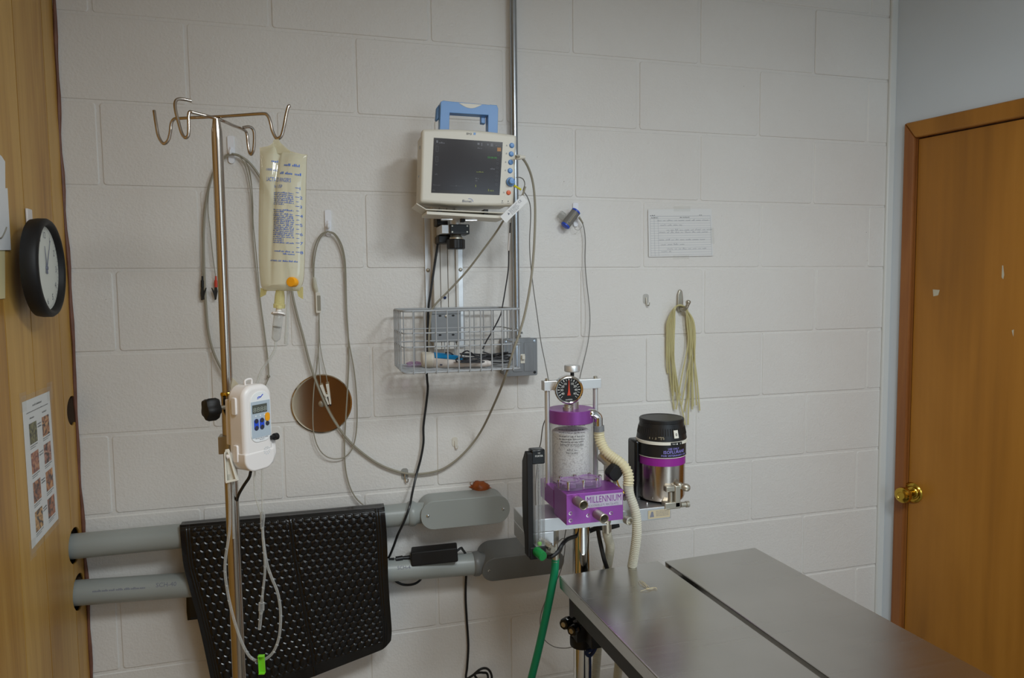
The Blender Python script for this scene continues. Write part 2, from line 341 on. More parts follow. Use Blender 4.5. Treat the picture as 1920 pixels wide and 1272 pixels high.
for p in nm.polygons:
    yc = p.center.y; i = max(0, min(len(edges)-2, next((k for k in range(len(edges)-1) if yc > edges[k+1]), len(edges)-2)))
    for li in p.loop_indices: col.data[li].color = (bt[i], bt[i], bt[i], 1)
struct(wl)
mb = MB(); mb.bx(PXL-.05, PXL-.045, -2.95, .05, 0, ZC); mb.bx(PXL-.045, PXL-.0062, -.125, -.115, 0, ZC); mb.bx(PXL-.045, PXL-.0004, -.004, -.0025, 0, ZC); mb.bx(PXL-.046, PXL-.024, -.06, -.003, H-.34, H-.21); struct(mb.build('wall_left_backing', X['cavity'], smooth=False))
# brown caulk bead where boards meet blocks (wavers a little)
mb = MB(); pts = []
for i in range(60):
    z = ZC*i/59; pts.append((PXL+.0025+.0018*math.sin(z*9)+.001*math.sin(z*31), -.003, z))
mb.tube(pts, [.0042+.0012*math.sin(i*1.7) for i in range(60)], 8); struct(mb.build('trim_1', X['brownedge']))
# right wall, slightly splayed, with the door
A_ = math.radians(14.5); td = Vector((math.sin(A_), -math.cos(A_), 0))
RW = Fr((XR, 0, 0), td*-1, (0, 0, 1))   # normal into the room
if RW.n.x > 0: RW.n = -RW.n
def rs(u, v, off=0):
    a, b = RW.hit(u, v, off); return -a, b      # distance along the wall, height
s_out = rs(1692.5, 500)[0]; z_top = rs(1697, 233)[1]; s_in = rs(1709.5, 500, .008)[0]; z_in = z_top-.052
class RWf:  # along-wall frame: a = distance from the corner
    pass
RA = Fr((XR, 0, 0), td, (0, 0, 1))
sg = 1 if RA.n.dot(RW.n) > 0 else -1
def rw(a, b, c=0): return RA.w(a, b, c*sg)
def rbox(mb, a0, a1, b0, b1, c0, c1): return mb.bx(a0, a1, b0, b1, c0*sg, c1*sg, RA)
DW = .80
mb = MB(); rbox(mb, 0, s_in-.008, 0, ZC, -.08, 0); rbox(mb, s_in+DW+.008, 3.1, 0, ZC, -.08, 0); rbox(mb, s_in-.008, s_in+DW+.008, z_in+.006, ZC, -.08, 0)
struct(mb.build('wall_right', X['drywall'], smooth=False))
mb = MB(); mb.bx(PY(1657, 450, 0).x, XR+.004, -.010, .002, 0, ZC); struct(mb.build('trim_2', X['trimw'], bevel=.005, seg=3))
def set_tone(o, f=.5):
    c = o.data.color_attributes.new('tone', 'FLOAT_COLOR', 'CORNER')
    for d in c.data: d.color = (f, f, f, 1)
    return o
# casing (mitred boards)
def casing(mb, quad):
    n = 4; lo = [rw(a, b, .0) for a, b in quad]; hi = [rw(a, b, .014) for a, b in quad]
    mb.add(lo+hi, [(0, 1, 2, 3), (4, 5, 6, 7)]+[(i, (i+1) % 4, 4+(i+1) % 4, 4+i) for i in range(4)])
s_r = s_in+DW; w = s_in-s_out
mb = MB(); casing(mb, [(s_out, 0), (s_in, 0), (s_in, z_in), (s_out, z_top)])
c1 = mb.build('trim_3', X['casing'], smooth=False, bevel=.004); set_tone(c1, .2); struct(c1)
mb = MB(); casing(mb, [(s_out, z_top), (s_in, z_in), (s_r, z_in), (s_r+w, z_top)])
c2 = mb.build('trim_4', X['door'], smooth=False, bevel=.006, seg=3); set_tone(c2, .6); struct(c2)
mb = MB(); casing(mb, [(s_r, 0), (s_r+w, 0), (s_r+w, z_top), (s_r, z_in)])
struct(set_tone(mb.build('trim_5', X['casing'], smooth=False, bevel=.004), .3))
mb = MB(); rbox(mb, s_in-.008, s_in+.002, 0, z_in, -.08, 0); rbox(mb, s_r-.002, s_r+.008, 0, z_in, -.08, 0); rbox(mb, s_in-.008, s_r+.008, z_in, z_in+.006, -.08, 0)
struct(set_tone(mb.build('trim_6', X['casing'], smooth=False), .2))
mb = MB(); rbox(mb, s_in+.004, s_r-.004, .008, z_in-.004, -.042, -.004)
door = set_tone(mb.build('door_1', X['door'], smooth=False, bevel=.001), .5); struct(door)
# knob
kc = RW.at(1711, 924, -.004); n_ = RW.n
mb = MB(); mb.lathe([(.033, 0), (.034, .003), (.031, .007), (.027, .009), (.026, .007), (.022, .006), (.019, .010), (.014, .012)], kc, n_, 40)
mb.build('door_knob_rose', X['brass'], door)
mb = MB(); mb.lathe([(.011, .008), (.011, .024), (.014, .030), (.020, .036), (.0245, .044), (.026, .052), (.0245, .060), (.019, .064), (.012, .0655), (.011, .0645), (.0, .0645)], kc, n_, 40, cap=False)
mb.build('door_knob', X['brass'], door)
# pale chips in the door veneer
mb = MB()
for u, v, pts in ((1880, 512, [(-1, -14), (1, -14), (3, 4), (1, 12), (-2, 8)]), (1756, 549, [(-7, -6), (6, -5), (3, 5), (-6, 7)]), (1899, 624, [(-2, -4), (2, -6), (1, 8)])):
    mb.add([RW.at(u+a, v+b, -.0036) for a, b in pts], [tuple(range(len(pts)))])
mb.build('veneer_chips', X['dust'], door, smooth=False)
# other walls, floor, ceiling (behind and beside the camera)
mb = MB(); mb.bx(PXL-.05, .92, -2.97, -2.92, 0, ZC); o = mb.build('wall_rear', X['paneld'], smooth=False); set_tone(o, .4); struct(o)
mb = MB(); mb.bx(.92, 3.5, -2.97, -2.92, 0, ZC); struct(mb.build('wall_rear_plain', X['drywall'], smooth=False))
mb = MB(); mb.bx(0, 3.6, -3, .1, -.05, 0); struct(mb.build('floor', X['floor'], smooth=False))
mb = MB(); mb.bx(0, 3.6, -3, .1, ZC, ZC+.05); struct(mb.build('ceiling', X['ceil'], smooth=False))
# ------------------------------------------------------------------ lights
def area(name, loc, size, power, col, rot=(0, 0, 0)):
    l = bpy.data.lights.new(name, 'AREA'); l.shape = 'RECTANGLE'; l.size, l.size_y = size; l.energy = power; l.color = col
    o = bpy.data.objects.new(name, l); COL.objects.link(o); o.location = loc; o.rotation_euler = rot; return o
LC = (.86, .93, .96)
area('ceiling_fixture_light', (1.66, -1.82, 2.48), (.30, .5), 20.2, LC)
area('ceiling_fixture_light', (1.06, -1.86, 2.48), (.30, .5), 15.6, LC)
area('window_daylight', (1.9, -2.85, 1.8), (.8, .9), 6, (.66, .84, 1.0), (math.radians(90), 0, math.radians(-12)))
w = bpy.data.worlds.new('world'); SC.world = w; w.use_nodes = True
w.node_tree.nodes['Background'].inputs[0].default_value = (.9, .95, 1, 1); w.node_tree.nodes['Background'].inputs[1].default_value = .05
SC.view_settings.view_transform = 'Standard'; SC.view_settings.look = 'None'; SC.view_settings.exposure = 0.0; SC.view_settings.gamma = 1.0; SC.view_settings.use_curve_mapping = False
SC.cycles.use_denoising = True
SC.cycles.max_bounces = 12; SC.cycles.transparent_max_bounces = 24
# ================================================================== things on the left wall
def cable(mb, pts, r, k=6, n=8): mb.tube(spline(pts, k), r, n)
def W(*p): return [PY(u, v, y) for u, v, y in p]
# wall clock, hung a little off the boards
ca = math.radians(4); cn = Vector((math.cos(ca), math.sin(ca), 0)); cc = Vector((.175, -.265, H+.057))
CF = Fr(cc, (-math.sin(ca), math.cos(ca), 0), (0, 0, 1)); R_ = .101
t = thing('wall_clock', 'round wall clock with thick black rim and white dial, hung on the wood panelling', 'clock', cc-Vector((0, 0, R_)))
mb = MB(); mb.lathe([(R_-.012, -.032), (R_-.002, -.03), (R_, -.02), (R_, -.006), (R_-.004, -.001), (R_-.009, 0), (R_-.013, -.003), (R_-.015, -.014)], cc, cn, 64); mb.build('rim', X['blackm'], t, ang=50)
mb = MB(); mb.flat(circ(0, 0, R_-.0135, 48), CF, -.0125); fc = mb.build('dial', X['face'], t, smooth=False)
mb = MB()
for i in range(12):
    a = math.pi/2-2*math.pi*i/12; put_text(mb, lambda p, q: CF.w(p, q, -.0122), str(i or 12), .019, .068*math.cos(a), .068*math.sin(a)-.007)
for i in range(60):
    a = 2*math.pi*i/60; q0, q1 = (.079, .084) if i % 5 else (.077, .084); stroke(mb, CF, [(q0*math.cos(a), q0*math.sin(a)), (q1*math.cos(a), q1*math.sin(a))], .0008, -.0122)
mb.build('numerals', X['ink'], fc, smooth=False)
mb = MB()
for L_, a, w_ in ((.045, 100, .004), (.066, 62, .003)):
    a = math.radians(a); mb.prism([(-.012*math.cos(a)-w_/2*math.sin(a), -.012*math.sin(a)+w_/2*math.cos(a)), (-.012*math.cos(a)+w_/2*math.sin(a), -.012*math.sin(a)-w_/2*math.cos(a)), (L_*math.cos(a), L_*math.sin(a))], CF, -.011, -.010)
mb.lathe([(.004, -.0122), (.004, -.009)], cc, cn, 16); mb.build('hands', X['ink'], t, smooth=False)
hp = PX(57, 408, PXL+.006)
t = tag(MB().box((PXL+.0035, hp.y, hp.z-.006), (.005, .026, .048)).bx(PXL+.004, .137, hp.y-.004, hp.y+.004, hp.z-.03, hp.z-.025).build('adhesive_hook', X['white'], bevel=.002), 'white adhesive hook holding up the round black clock', 'hook')
# laminated chart with eight pictures
PF = Fr((PXL, 0, 0), (0, 1, 0), (0, 0, 1))
P4 = [PF.hit(u, v) for u, v in ((40.4, 755), (91, 734), (108, 973), (59, 1030))]
pts4 = [Vector((a, b)) for a, b in P4]
def pq(s_, t_):   # poster coordinates 0..1 from its upper left
    a = pts4[0].lerp(pts4[1], s_); b = pts4[3].lerp(pts4[2], s_); c = a.lerp(b, t_); return (c.x, c.y)
def pfn(o): return lambda s_, t_: PF.w(*pq(s_, t_), o)
t = thing('dental_chart', 'laminated sheet with eight pictures of teeth taped on the wood panelling', 'poster', PF.w(*pq(.5, 1)))
mb = MB(); mb.prism([pq(0, 0), pq(0, 1), pq(1, 1), pq(1, 0)], PF, .0006, .0016); mb.build('sheet', X['paper'], t, smooth=False)
mb = MB(); f = pfn(.0022); mb.add([f(-.05, -.04), f(-.05, 1.04), f(1.05, 1.04), f(1.05, -.04)], [(0, 1, 2, 3)]); mb.build('laminate', X['lam'], t, smooth=False)
rng = random.Random(5); f = pfn(.0018)
def pics(c1, c2, c3, sc):
    m = pm('tooth_picture', c1, .5); N = m.node_tree.nodes; L = m.node_tree.links; tc = N.new('ShaderNodeTexCoord'); n = N.new('ShaderNodeTexNoise'); n.inputs['Scale'].default_value = sc; n.inputs['Distortion'].default_value = 1.5; L.new(tc.outputs['Object'], n.inputs['Vector'])
    r = N.new('ShaderNodeValToRGB'); e = r.color_ramp.elements; e[0].position = .38; e[0].color = lin(c1); e[1].position = .66; e[1].color = lin(c3); q = e.new(.5); q.color = lin(c2); L.new(n.outputs['Fac'], r.inputs['Fac']); L.new(r.outputs['Color'], N['Principled BSDF'].inputs['Base Color']); return m
pmats = [pics((50, 48, 30), (96, 92, 56), (140, 136, 84), 60), pics((60, 34, 30), (176, 110, 66), (226, 178, 120), 55), pics((120, 62, 56), (176, 108, 80), (206, 150, 110), 60), pics((50, 30, 30), (160, 98, 84), (216, 170, 140), 55),
         pics((70, 36, 34), (150, 86, 54), (206, 140, 90), 60), pics((56, 34, 32), (180, 110, 60), (220, 160, 100), 55), pics((54, 36, 34), (190, 140, 80), (226, 180, 120), 60), pics((60, 40, 36), (166, 96, 60), (206, 130, 90), 55)]
k = 0
for row in range(4):
    for cl in (0, 1):
        t0 = .165+row*.205+(0 if cl == 0 else -.0); s0 = .16 if cl == 0 else .63
        m2 = MB(); m2.add([f(s0, t0), f(s0, t0+.145), f(s0+.27, t0+.145), f(s0+.27, t0)], [(0, 1, 2, 3)]); m2.build('picture', pmats[k], t, smooth=False); k += 1
mb = MB(); g = lambda a, b: f(a, 1-b)
for a_, b_, c_, h_, wl_ in [(.33, .68, .055, .016, (2, 5)), (.1, .9, .09, .008, (3, 8)), (.2, .36, .135, .012, (3, 8)), (.66, .82, .135, .012, (3, 8))]:
    mb = MB(); words(mb, g, a_, b_, 1-c_, h_, rng, wl_); mb.build('heading_print', X['inkd'], t, smooth=False)
for row in range(4):
    for s0 in (.16, .63): mb = MB(); words(mb, g, s0, s0+.27, 1-(.165+row*.205+.162), .009, rng); words(mb, g, s0, s0+.2, 1-(.165+row*.205+.176), .007, rng); mb.build('caption_print', X['inkd'], t, smooth=False)
    mb = MB(); words(mb, g, .46, .6, 1-(.2+row*.205), .012, rng); words(mb, g, .46, .6, 1-(.22+row*.205), .012, rng); mb.build('caption_print', X['inkd'], t, smooth=False)
for s_, t_ in ((0, 0), (1, 0), (0, 1)):
    mb = MB(); c = pq(s_, t_); mb.flat([(c[0]-.016, c[1]-.02), (c[0]+.016, c[1]-.02), (c[0]+.016, c[1]+.02), (c[0]-.016, c[1]+.02)], PF, .0028); mb.build('tape', X['lam'], t, smooth=False)
# papers at the edge of the frame
def sheet(name, quad, off, mat, label, cat, dv=0):
    q = [PF.hit(u, v) for u, v in quad]; m = MB().prism(q, PF, off, off+.0008); return tag(m.build(name, mat, smooth=False), label, cat)
sheet('paper_sheet', ((-60, 262), (0, 293), (6.5, 306), (8, 560), (-60, 566)), .0008, X['oldpaper'], 'yellowed paper sheet taped low behind the white papers on the panelling', 'paper')
sheet('paper_sheet', ((-60, 240), (0, 293), (6.5, 303), (7.5, 420), (-60, 424)), .002, X['paper'], 'white paper sheet with a cut corner on the panelling left of the clock', 'paper')
o = sheet('paper_card', ((-60, 352), (9.5, 353), (16, 469), (-60, 470)), .0034, X['paper'], 'white card with a small grey wire hook, left of the clock', 'card')
mb = MB(); mb.tube(spline([PX(u, v, PXL+.006) for u, v in ((-4, 446), (3, 446), (9, 436), (12, 428), (12.5, 426))], 5), .0011, 6); mb.build('wire_hook', X['nickel'], o)
# ================================================================== conduits on the back wall
upA, upB = PY(139, 1023.3, -.055), PY(772, 965, -.055); loA, loB = PY(150, 1110, -.055), PY(893, 1057.5, -.055)
for p in (upA, loA): p.x = PXL-.045
upB.z = upA.z = (upA.z+upB.z)/2
PR = .0302
def pipe(name, a, b, label):
    d = (b-a).normalized(); t = tag(MB().tube([a, b], PR, 32, cap=True).build(name, X['grey'], ang=60), label, 'pipe'); return t
p1 = pipe('conduit_pipe', upA, upB, 'grey plastic conduit pipe the black mat hangs over, upper of the two'); p2 = pipe('conduit_pipe', loA, loB, 'grey plastic conduit pipe carrying the black power adapter, lower of the two')
def onpipe(a, b, x0, ang, st, size, mat, par):
    d = (b-a).normalized(); L0 = (x0-a.x)/d.x
    def fn(p, q):
        th = ang+q/PR; c = a+d*(L0+p); return c+Vector((0, -math.cos(th), math.sin(th)))*(PR+.0003)
    m = MB(); put_text(m, fn, st, size, 0, 0, 'LEFT'); m.build('printed_marking', mat, par, smooth=False)
    return fn
onpipe(loA, loB, PY(292, 1083, -.08).x, .36, 'SCH-40', .0145, X['ink'], p2); fn = onpipe(loA, loB, PY(745, 1057, -.08).x, .36, 'SCH-4', .013, X['ink'], p2)
m = MB(); d_ = (loB-loA).normalized(); words(m, lambda p, q: loA+d_*p+Vector((0, -math.cos(.33+q/PR), math.sin(.33+q/PR)))*(PR+.0003), .085, .20, 0, .005, random.Random(2)); m.build('printed_marking', X['ink'], p2, smooth=False)
def conduit_body(label, pB, u0, u1, vlow, tilt, mat, matc, length, xa):
    """LB fitting: hub ring, hollow body, screwed oval cover"""
    t = thing('conduit_fitting', label, 'conduit fitting', pB)
    mb = MB(); mb.lathe([(PR+.001, -.004), (PR+.0035, 0), (PR+.0035, .012), (PR-.002, .02), (PR-.003, .05)], pB-Vector((.006, 0, 0)), (1, 0, 0), 40); mb.build('hub', mat, t)
    fr = Fr(pB+Vector((xa+length/2, 0, 0)), (1, 0, tilt[1]), (0, math.sin(tilt[0]), math.cos(tilt[0])))
    hh = .037
    mb = MB(); mb.prism(rrect(-length/2, length/2, -hh, hh, hh*.98, 10), fr, -.05, .030); bd = mb.build('body', mat, t, bevel=.003)
    mb = MB(); mb.prism(rrect(-length/2-.002, length/2+.002, -hh-.002, hh+.002, hh*1.0, 10), fr, .0305, .0345); cv = mb.build('cover', matc, t, bevel=.0012)
    for sx in (-1, 1):
        mb = MB(); mb.lathe([(.0042, .0345), (.004, .0358), (.002, .0366)], fr.w(sx*(length/2-.017), 0, 0), fr.n, 14); q = mb.build('screw', X['chrome'], cv)
    return t, fr
cbu, fru = conduit_body('light grey conduit fitting with oval screwed cover, below the orange foam blob', upB, 785, 945, 1000, (.0, -.004), X['grey'], X['grey'], .243, .022)
cbl, frl = conduit_body('darker grey conduit fitting with oval cover, behind the green gas hose', loB, 893, 1045, 1098, (-.30, .0), X['greyd'], X['greyd'], .235, .012)
# ------------------------------------------------------------------ black embossed mat over both pipes
Lp = [(337, 986), (339, 1015), (344, 1060), (354, 1100), (366, 1145), (377, 1190), (386, 1232), (395, 1275), (408, 1340)]
Rp = [(721, 952), (724, 985), (726, 1018), (727, 1050), (728, 1085), (730.5, 1125), (733, 1158), (734.5, 1185), (732, 1213)]
Ls = spline([Vector((a, b, 0)) for a, b in Lp], 20); Rs = spline([Vector((a, b, 0)) for a, b in Rp], 20); NN = len(Ls)-1
def yfront(t_):
    ks = [(0, -.0885), (.12, -.0915), (.3, -.0905), (.42, -.0925), (.6, -.0905), (.8, -.088), (1, -.085)]
    for (a, ya), (b, yb) in zip(ks, ks[1:]):
        if t_ <= b: q = (t_-a)/(b-a); q = q*q*(3-2*q); return ya+(yb-ya)*q
    return ks[-1][1]
NU, NV = 400, 330; MW, MH = .50, .42
def hexh(x, y, a=.0116):
    """height of raised hexagon pads with grooves between them"""
    sx, syy = a*math.sqrt(3), a*3
    best = 9
    for ox, oy in ((0, 0), (sx/2, syy/2)):
        px = (x-ox+sx/2) % sx - sx/2; py = (y-oy+syy/2) % syy - syy/2
        px, py = abs(px), abs(py)
        dd = max(px, px*.5+py*math.sqrt(3)/2)/(a*math.sqrt(3)/2)
        best = min(best, dd)
    q = (1-best)/.34; q = max(0, min(1, q)); q = q*q*(3-2*q)
    dome = .25*max(0, 1-best)     # slightly domed pads
    dim = 0
    return q+dome+dim*q
seam = .535
def matpt(s_, t_):
    ex = .05*max(0, (s_-.94)/.06)**2.2
    tt = t_*(1-ex); i = tt*NN; j = min(int(i), NN-1); fq = i-j
    l = Ls[j].lerp(Ls[j+1], fq); r = Rs[j].lerp(Rs[j+1], fq); p = l.lerp(r, s_)
    y = yfront(tt) + .004*math.sin(s_*7+1)*tt - .006*max(0, tt-.5)*math.sin(s_*12)
    y += -.004*max(0, 1-s_/.08)**2*min(1, tt*5) - .006*max(0, (s_-.95)/.05)*min(1, tt*3)
    if tt < .06: y += .008*(1-tt/.06)**2
    if tt > .02: y = min(y, -.0868)
    ed = min(s_, 1-s_)*MW; eb = (1-t_)*MH; hgt = 0
    dS = abs(s_-seam-.03*tt)*MW
    if ed > .024 and eb > .022 and dS > .004 and t_*MH > .012:
        fd = min(1, (ed-.024)/.006, (eb-.022)/.006, (dS-.004)/.004)
        hgt = hexh(s_*MW+.03*tt, t_*MH)*.0026*fd
    if .002 < abs(ed-.018) < .005: hgt += .0006
    if dS < .003: hgt += .0012
    return PY(p.x, p.y, y) + Vector((0, -hgt, 0))
t = thing('rubber_mat', 'black rubber mat with raised hexagons draped over the grey conduit pipes', 'mat', matpt(.5, 1))
mb = MB(); mb.surf(matpt, NU, NV); mb.build('front_flap', X['rubber'], t, ang=80, solid=0)
topz = (PY(337, 982, -.085).z, PY(721, 949, -.085).z)
def matback(s_, t_):
    a = matpt(s_, 0); pz = upA.z
    if t_ < .35:
        th = math.pi*(t_/.35)*1.0
        c = Vector((a.x, -.055, pz)); r = PR+.003
        a0 = math.asin(max(-1, min(1, (a.z-pz)/r*.8))); th = a0+(math.pi+.1-a0)*(t_/.35)
        q = Vector((a.x, -.055-r*math.cos(th), pz+r*math.sin(th)))
        k_ = max(0, 1-t_/.06); return q.lerp(a, k_)
    q = (t_-.35)/.65; return Vector((a.x-.006*q+.02*max(0, q-.9)*(1 if s_ < .05 else 0), -.0215+.004*q, pz-.003-q*.232))
mb = MB(); mb.surf(matback, 60, 50); mb.build('back_flap', X['rubber'], t, ang=80, solid=.003)
# ------------------------------------------------------------------ power adapter and its leads
AF = Fr(PY(807, 1042, -.068), (1, -.16, .055), (0, .1, 1))
t = thing('power_adapter', 'black power brick resting on the lower grey conduit pipe', 'power adapter', AF.o)
mb = MB(); mb.prism(rrect(-.052, .074, -.019, .019, .004, 3), AF, -.036, .022); mb.build('brick', X['blackm'], t, bevel=.003)
mb = MB(); mb.flat(rrect(-.02, .03, -.012, .012, .001, 2), AF, .0225); mb.build('rating_label', X['black'], t, smooth=False)
mb = MB(); mb.tube([AF.w(-.055, .0, 0), AF.w(-.075, .002, .004)], [.0065, .005], 10); mb.tube(spline([AF.w(-.075, .002, .004), AF.w(-.083, .002, .006), AF.w(-.093, .002, .008)]), .007, 10); mb.lathe([(.0035, 0), (.0035, .014)], AF.w(-.097, .003, .008), AF.ux*-1, 10); mb.build('plug', X['black'], t)
mb = MB(); cable(mb, [AF.w(.072, .004, 0), AF.w(.084, .010, -.004), AF.w(.088, .004, -.012)]+W((878, 1050, -.022), (874, 1080, -.018), (873, 1120, -.014), (875, 1160, -.014), (878, 1210, -.014), (876, 1250, -.02), (874, 1272, -.03), (885, 1268, -.05), (900, 1256, -.055), (912, 1254, -.05), (920, 1262, -.04), (921, 1275, -.03), (905, 1282, -.03), (890, 1266, -.03), (905, 1262, -.03), (915, 1272, -.03), (905, 1340, -.03), (900, 1500, -.03)), .0034); mb.build('mains_lead', X['black'], t)
mb = MB(); cable(mb, W((735, 1078, -.022), (742, 1090, -.024), (757, 1097, -.026), (775, 1096, -.03), (787, 1089, -.024), (792, 1078, -.02)), .0034); mb.build('output_lead', X['black'], t)
# orange foam blob
fb = PY(901, 917, -.006); mb = MB(); rng = random.Random(4)
mb.lathe([(.001, .020), (.012, .018), (.020, .011), (.0235, .004), (.025, -.002)], fb, (0, -1, .35), 24, scale=lambda a: 1+.12*math.sin(3*a+1)+.06*math.sin(7*a))
for u, v, r in ((882, 906, .0014), (890, 908, .002), (905, 907, .0022), (918, 918, .006), (930, 930, .0045), (938, 936, .004), (926, 925, .004), (884, 913, .003), (914, 908, .0018), (940, 931, .002), (934, 939, .0035)):
    c = PY(u, v, -.003); mb.ball(c, (r*1.2, r*.8, r), 8)
for pts in (((882, 909), (890, 912), (898, 906)), ((905, 906), (908, 913), (915, 912)), ((886, 916), (880, 913)), ((915, 916), (924, 924), (933, 931), (940, 932))): mb.tube(spline([PY(u, v, -.003) for u, v in pts], 4), .0012, 6)
tag(mb.build('foam_blob', X['foam']), 'splashed blob of orange expanding foam on the wall above the conduit cover', 'foam')
# ------------------------------------------------------------------ bright cover plate
dc = PY(603.5, 757, -.003); t = thing('cover_plate', 'round polished steel cover plate screwed to the block wall', 'cover plate', dc-Vector((0, 0, .075)))
mb = MB(); mb.lathe([(.0775, .001), (.0785, -.0005), (.0785, -.003), (.076, -.0048), (.072, -.0042), (.0, -.0036)], dc, (0, 1, 0), 72, cap=False); mb.build('disc', X['mirror'], t, ang=20)
mb = MB(); mb.lathe([(.009, .0), (.009, .0015), (.0065, .0035), (.001, .0038)], dc+Vector((0, -.0036, 0)), (0, -1, 0), 24); q = mb.build('screw', X['nickel'], t)
# ------------------------------------------------------------------ switch box and its conduit tube
BF = Fr((0, -.05, 0), (1, 0, 0), (0, 0, 1))
def bfq(u, v): return BF.hit(u, v)
x0, z1 = bfq(943.5, 635); x1, z0 = bfq(1007, 704.5); z0 = bfq(975, 705)[1]; z1 = bfq(975, 634.5)[1]
t = thing('switch_box', 'grey metal wall box with white toggle switch, right of the wire basket', 'switch box', ((x0+x1)/2, 0, z0))
mb = MB(); mb.prism(rrect(x0+.002, x1-.002, z0+.002, z1-.002, .006), BF, -.0495, -.001); mb.build('housing', X['box'], t, bevel=.002)
mb = MB(); mb.prism(rrect(x0, x1, z0, z1, .005), BF, -.001, .004); mb.prism(rrect(x0+.026, x0+.054, z0+.012, z1-.012, .003), BF, .004, .0058); mb.prism(rrect(x0+.058, x1-.012, z0+.012, z1-.012, .003), BF, .004, .0052); pl = mb.build('cover', X['box'], t, bevel=.0015)
for sx, sz in ((x0+.008, z0+.009), (x1-.008, z0+.009), (x0+.008, z1-.009), (x1-.008, z1-.009)):
    mb = MB(); mb.lathe([(.0042, .004), (.004, .0052), (.001, .0056)], BF.w(sx, sz, 0), BF.n, 12); mb.build('screw', X['black'] if (sx > x0+.05 and sz < z0+.05) else X['galv'], pl)
cu, cv_ = bfq(979, 672); mb = MB(); mb.prism(rrect(cu-.0065, cu+.0065, cv_-.014, cv_+.012, .001, 2), BF, .0052, .0068); mb.prism([(cu-.0045, cv_-.002), (cu+.0045, cv_-.002), (cu+.0045, cv_+.009), (cu-.0045, cv_+.009)], BF, .0068, .016); mb.build('toggle', X['cream'], t, bevel=.0008)
mb = MB(); xg = (x0+.026+x0+.054)/2; mb.bx(xg-.006, xg+.006, z0+.02, z1-.02, .0058, .0075, BF); mb.build('slot_cover', X['galv'], t, bevel=.001)
ca_, cb_ = PY(964, 0, -.025), PY(966.3, 560, -.025); cx_ = (ca_.x+cb_.x)/2
t = thing('conduit_tube', 'thin galvanised conduit tube running up the wall behind the monitor', 'conduit', (cx_, -.025, z1))
mb = MB(); mb.tube([(cx_, -.025, z1), (cx_, -.025, ZC)], .0093, 24); mb.build('tube', X['galv'], t)
mb = MB(); mb.lathe([(.0125, 0), (.0125, .006), (.0108, .007), (.0108, .02), (.0122, .021), (.0122, .028), (.0095, .029)], (cx_, -.025, z1+.001), (0, 0, 1), 20); mb.lathe([(.003, 0), (.003, .006)], (cx_+.010, -.028, z1+.014), (1, -.4, 0), 8); mb.build('connector', X['galv'], t)
# ------------------------------------------------------------------ wall hooks
def white_hook(u, v, h=.046, wd=.017, label=''):
    c = PY(u, v, -.003); fr = Fr(c, (1, 0, 0), (0, 0, 1)); t = thing('adhesive_hook', label, 'hook', c)
    mb = MB(); mb.prism(rrect(-wd/2, wd/2, -h*.45, h*.55, .004), fr, -.003, .002); mb.prism(rrect(-wd/2+.001, wd/2-.001, -h*.95, -h*.1, .007), fr, -.003, .0035); mb.build('backplate', X['hookw'], t, bevel=.001)
    mb = MB(); mb.tube(spline([fr.w(0, -.004, .002), fr.w(0, -.014, .006), fr.w(0, -.022, .013), fr.w(0, -.021, .020), fr.w(0, -.013, .022)], 5), [.0035]*21, 8); mb.build('prong', X['hookw'], t); return fr
HK1 = white_hook(433, 274, label='white adhesive hook behind the stand pole, holding grey lead wires'); HK2 = white_hook(615, 412, label='white adhesive hook holding a looped grey cable, left of the monitor')
HK3 = white_hook(1079, 397, label='white adhesive hook holding the blue-ended grey clip sensor')
def small_hook(u, v, label, mat, mat2, sc=1.0):
    c = PY(u, v, -.002); fr = Fr(c, (1, 0, 0), (0, 0, 1)); t = thing('small_hook', label, 'hook', c)
    mb = MB(); mb.prism(rrect(-.008*sc, .008*sc, -.008*sc, .018*sc, .006*sc), fr, -.002, .0008); mb.build('backplate', mat, t)
    mb = MB(); mb.tube(spline([fr.w(0, .008*sc, .0015), fr.w(0, -.006*sc, .004), fr.w(.002*sc, -.013*sc, .006), fr.w(.0055*sc, -.012*sc, .010), fr.w(.0065*sc, -.005*sc, .010)], 5), .0014*sc, 8); mb.build('wire', mat2, t)
small_hook(1211, 564, 'small clear adhesive hook with bare metal wire, below the index card', X['clear'], X['nickel'], 1.1)
small_hook(853, 832, 'small yellowed adhesive hook on the block wall below the basket', X['cream'], X['cream'], 1.0)
small_hook(759, 893, 'small clear hook holding the lowest point of the looping grey cable', X['clear'], X['chrome'], 1.2)
# ------------------------------------------------------------------ index card with handwriting
NF = Fr(PY(1276, 436, -.0035), (1, 0, 0), (0, 0, 1)); q = [NF.hit(u, v) for u, v in ((1215, 393), (1334, 391.5), (1337, 480), (1216.5, 482))]
q = [Vector(p) for p in q]
def nq(s_, t_): a = q[0].lerp(q[1], s_); b = q[3].lerp(q[2], s_); c = a.lerp(b, t_); return (c.x, c.y)
t = thing('index_card', 'white ruled card with handwritten notes taped to the block wall', 'card', NF.w(*nq(.5, 1)))
mb = MB(); mb.prism([nq(0, 0), nq(0, 1), nq(1, 1), nq(1, 0)], NF, -.0006, 0); mb.build('card', X['card'], t, smooth=False)
mb = MB()
for i in range(17): stroke(mb, NF, [nq(.03, .145+i*.0515), nq(.975, .15+i*.0505)], .0005 if i else .0009, .0002)
for s_ in (.03, .09, .15, .975): stroke(mb, NF, [nq(s_, .145 if s_ > .1 else .18), nq(s_+.005, .985)], .0006, .0002)
mb.build('ruling', X['ruled'], t, smooth=False)
mb = MB(); rng = random.Random(11)
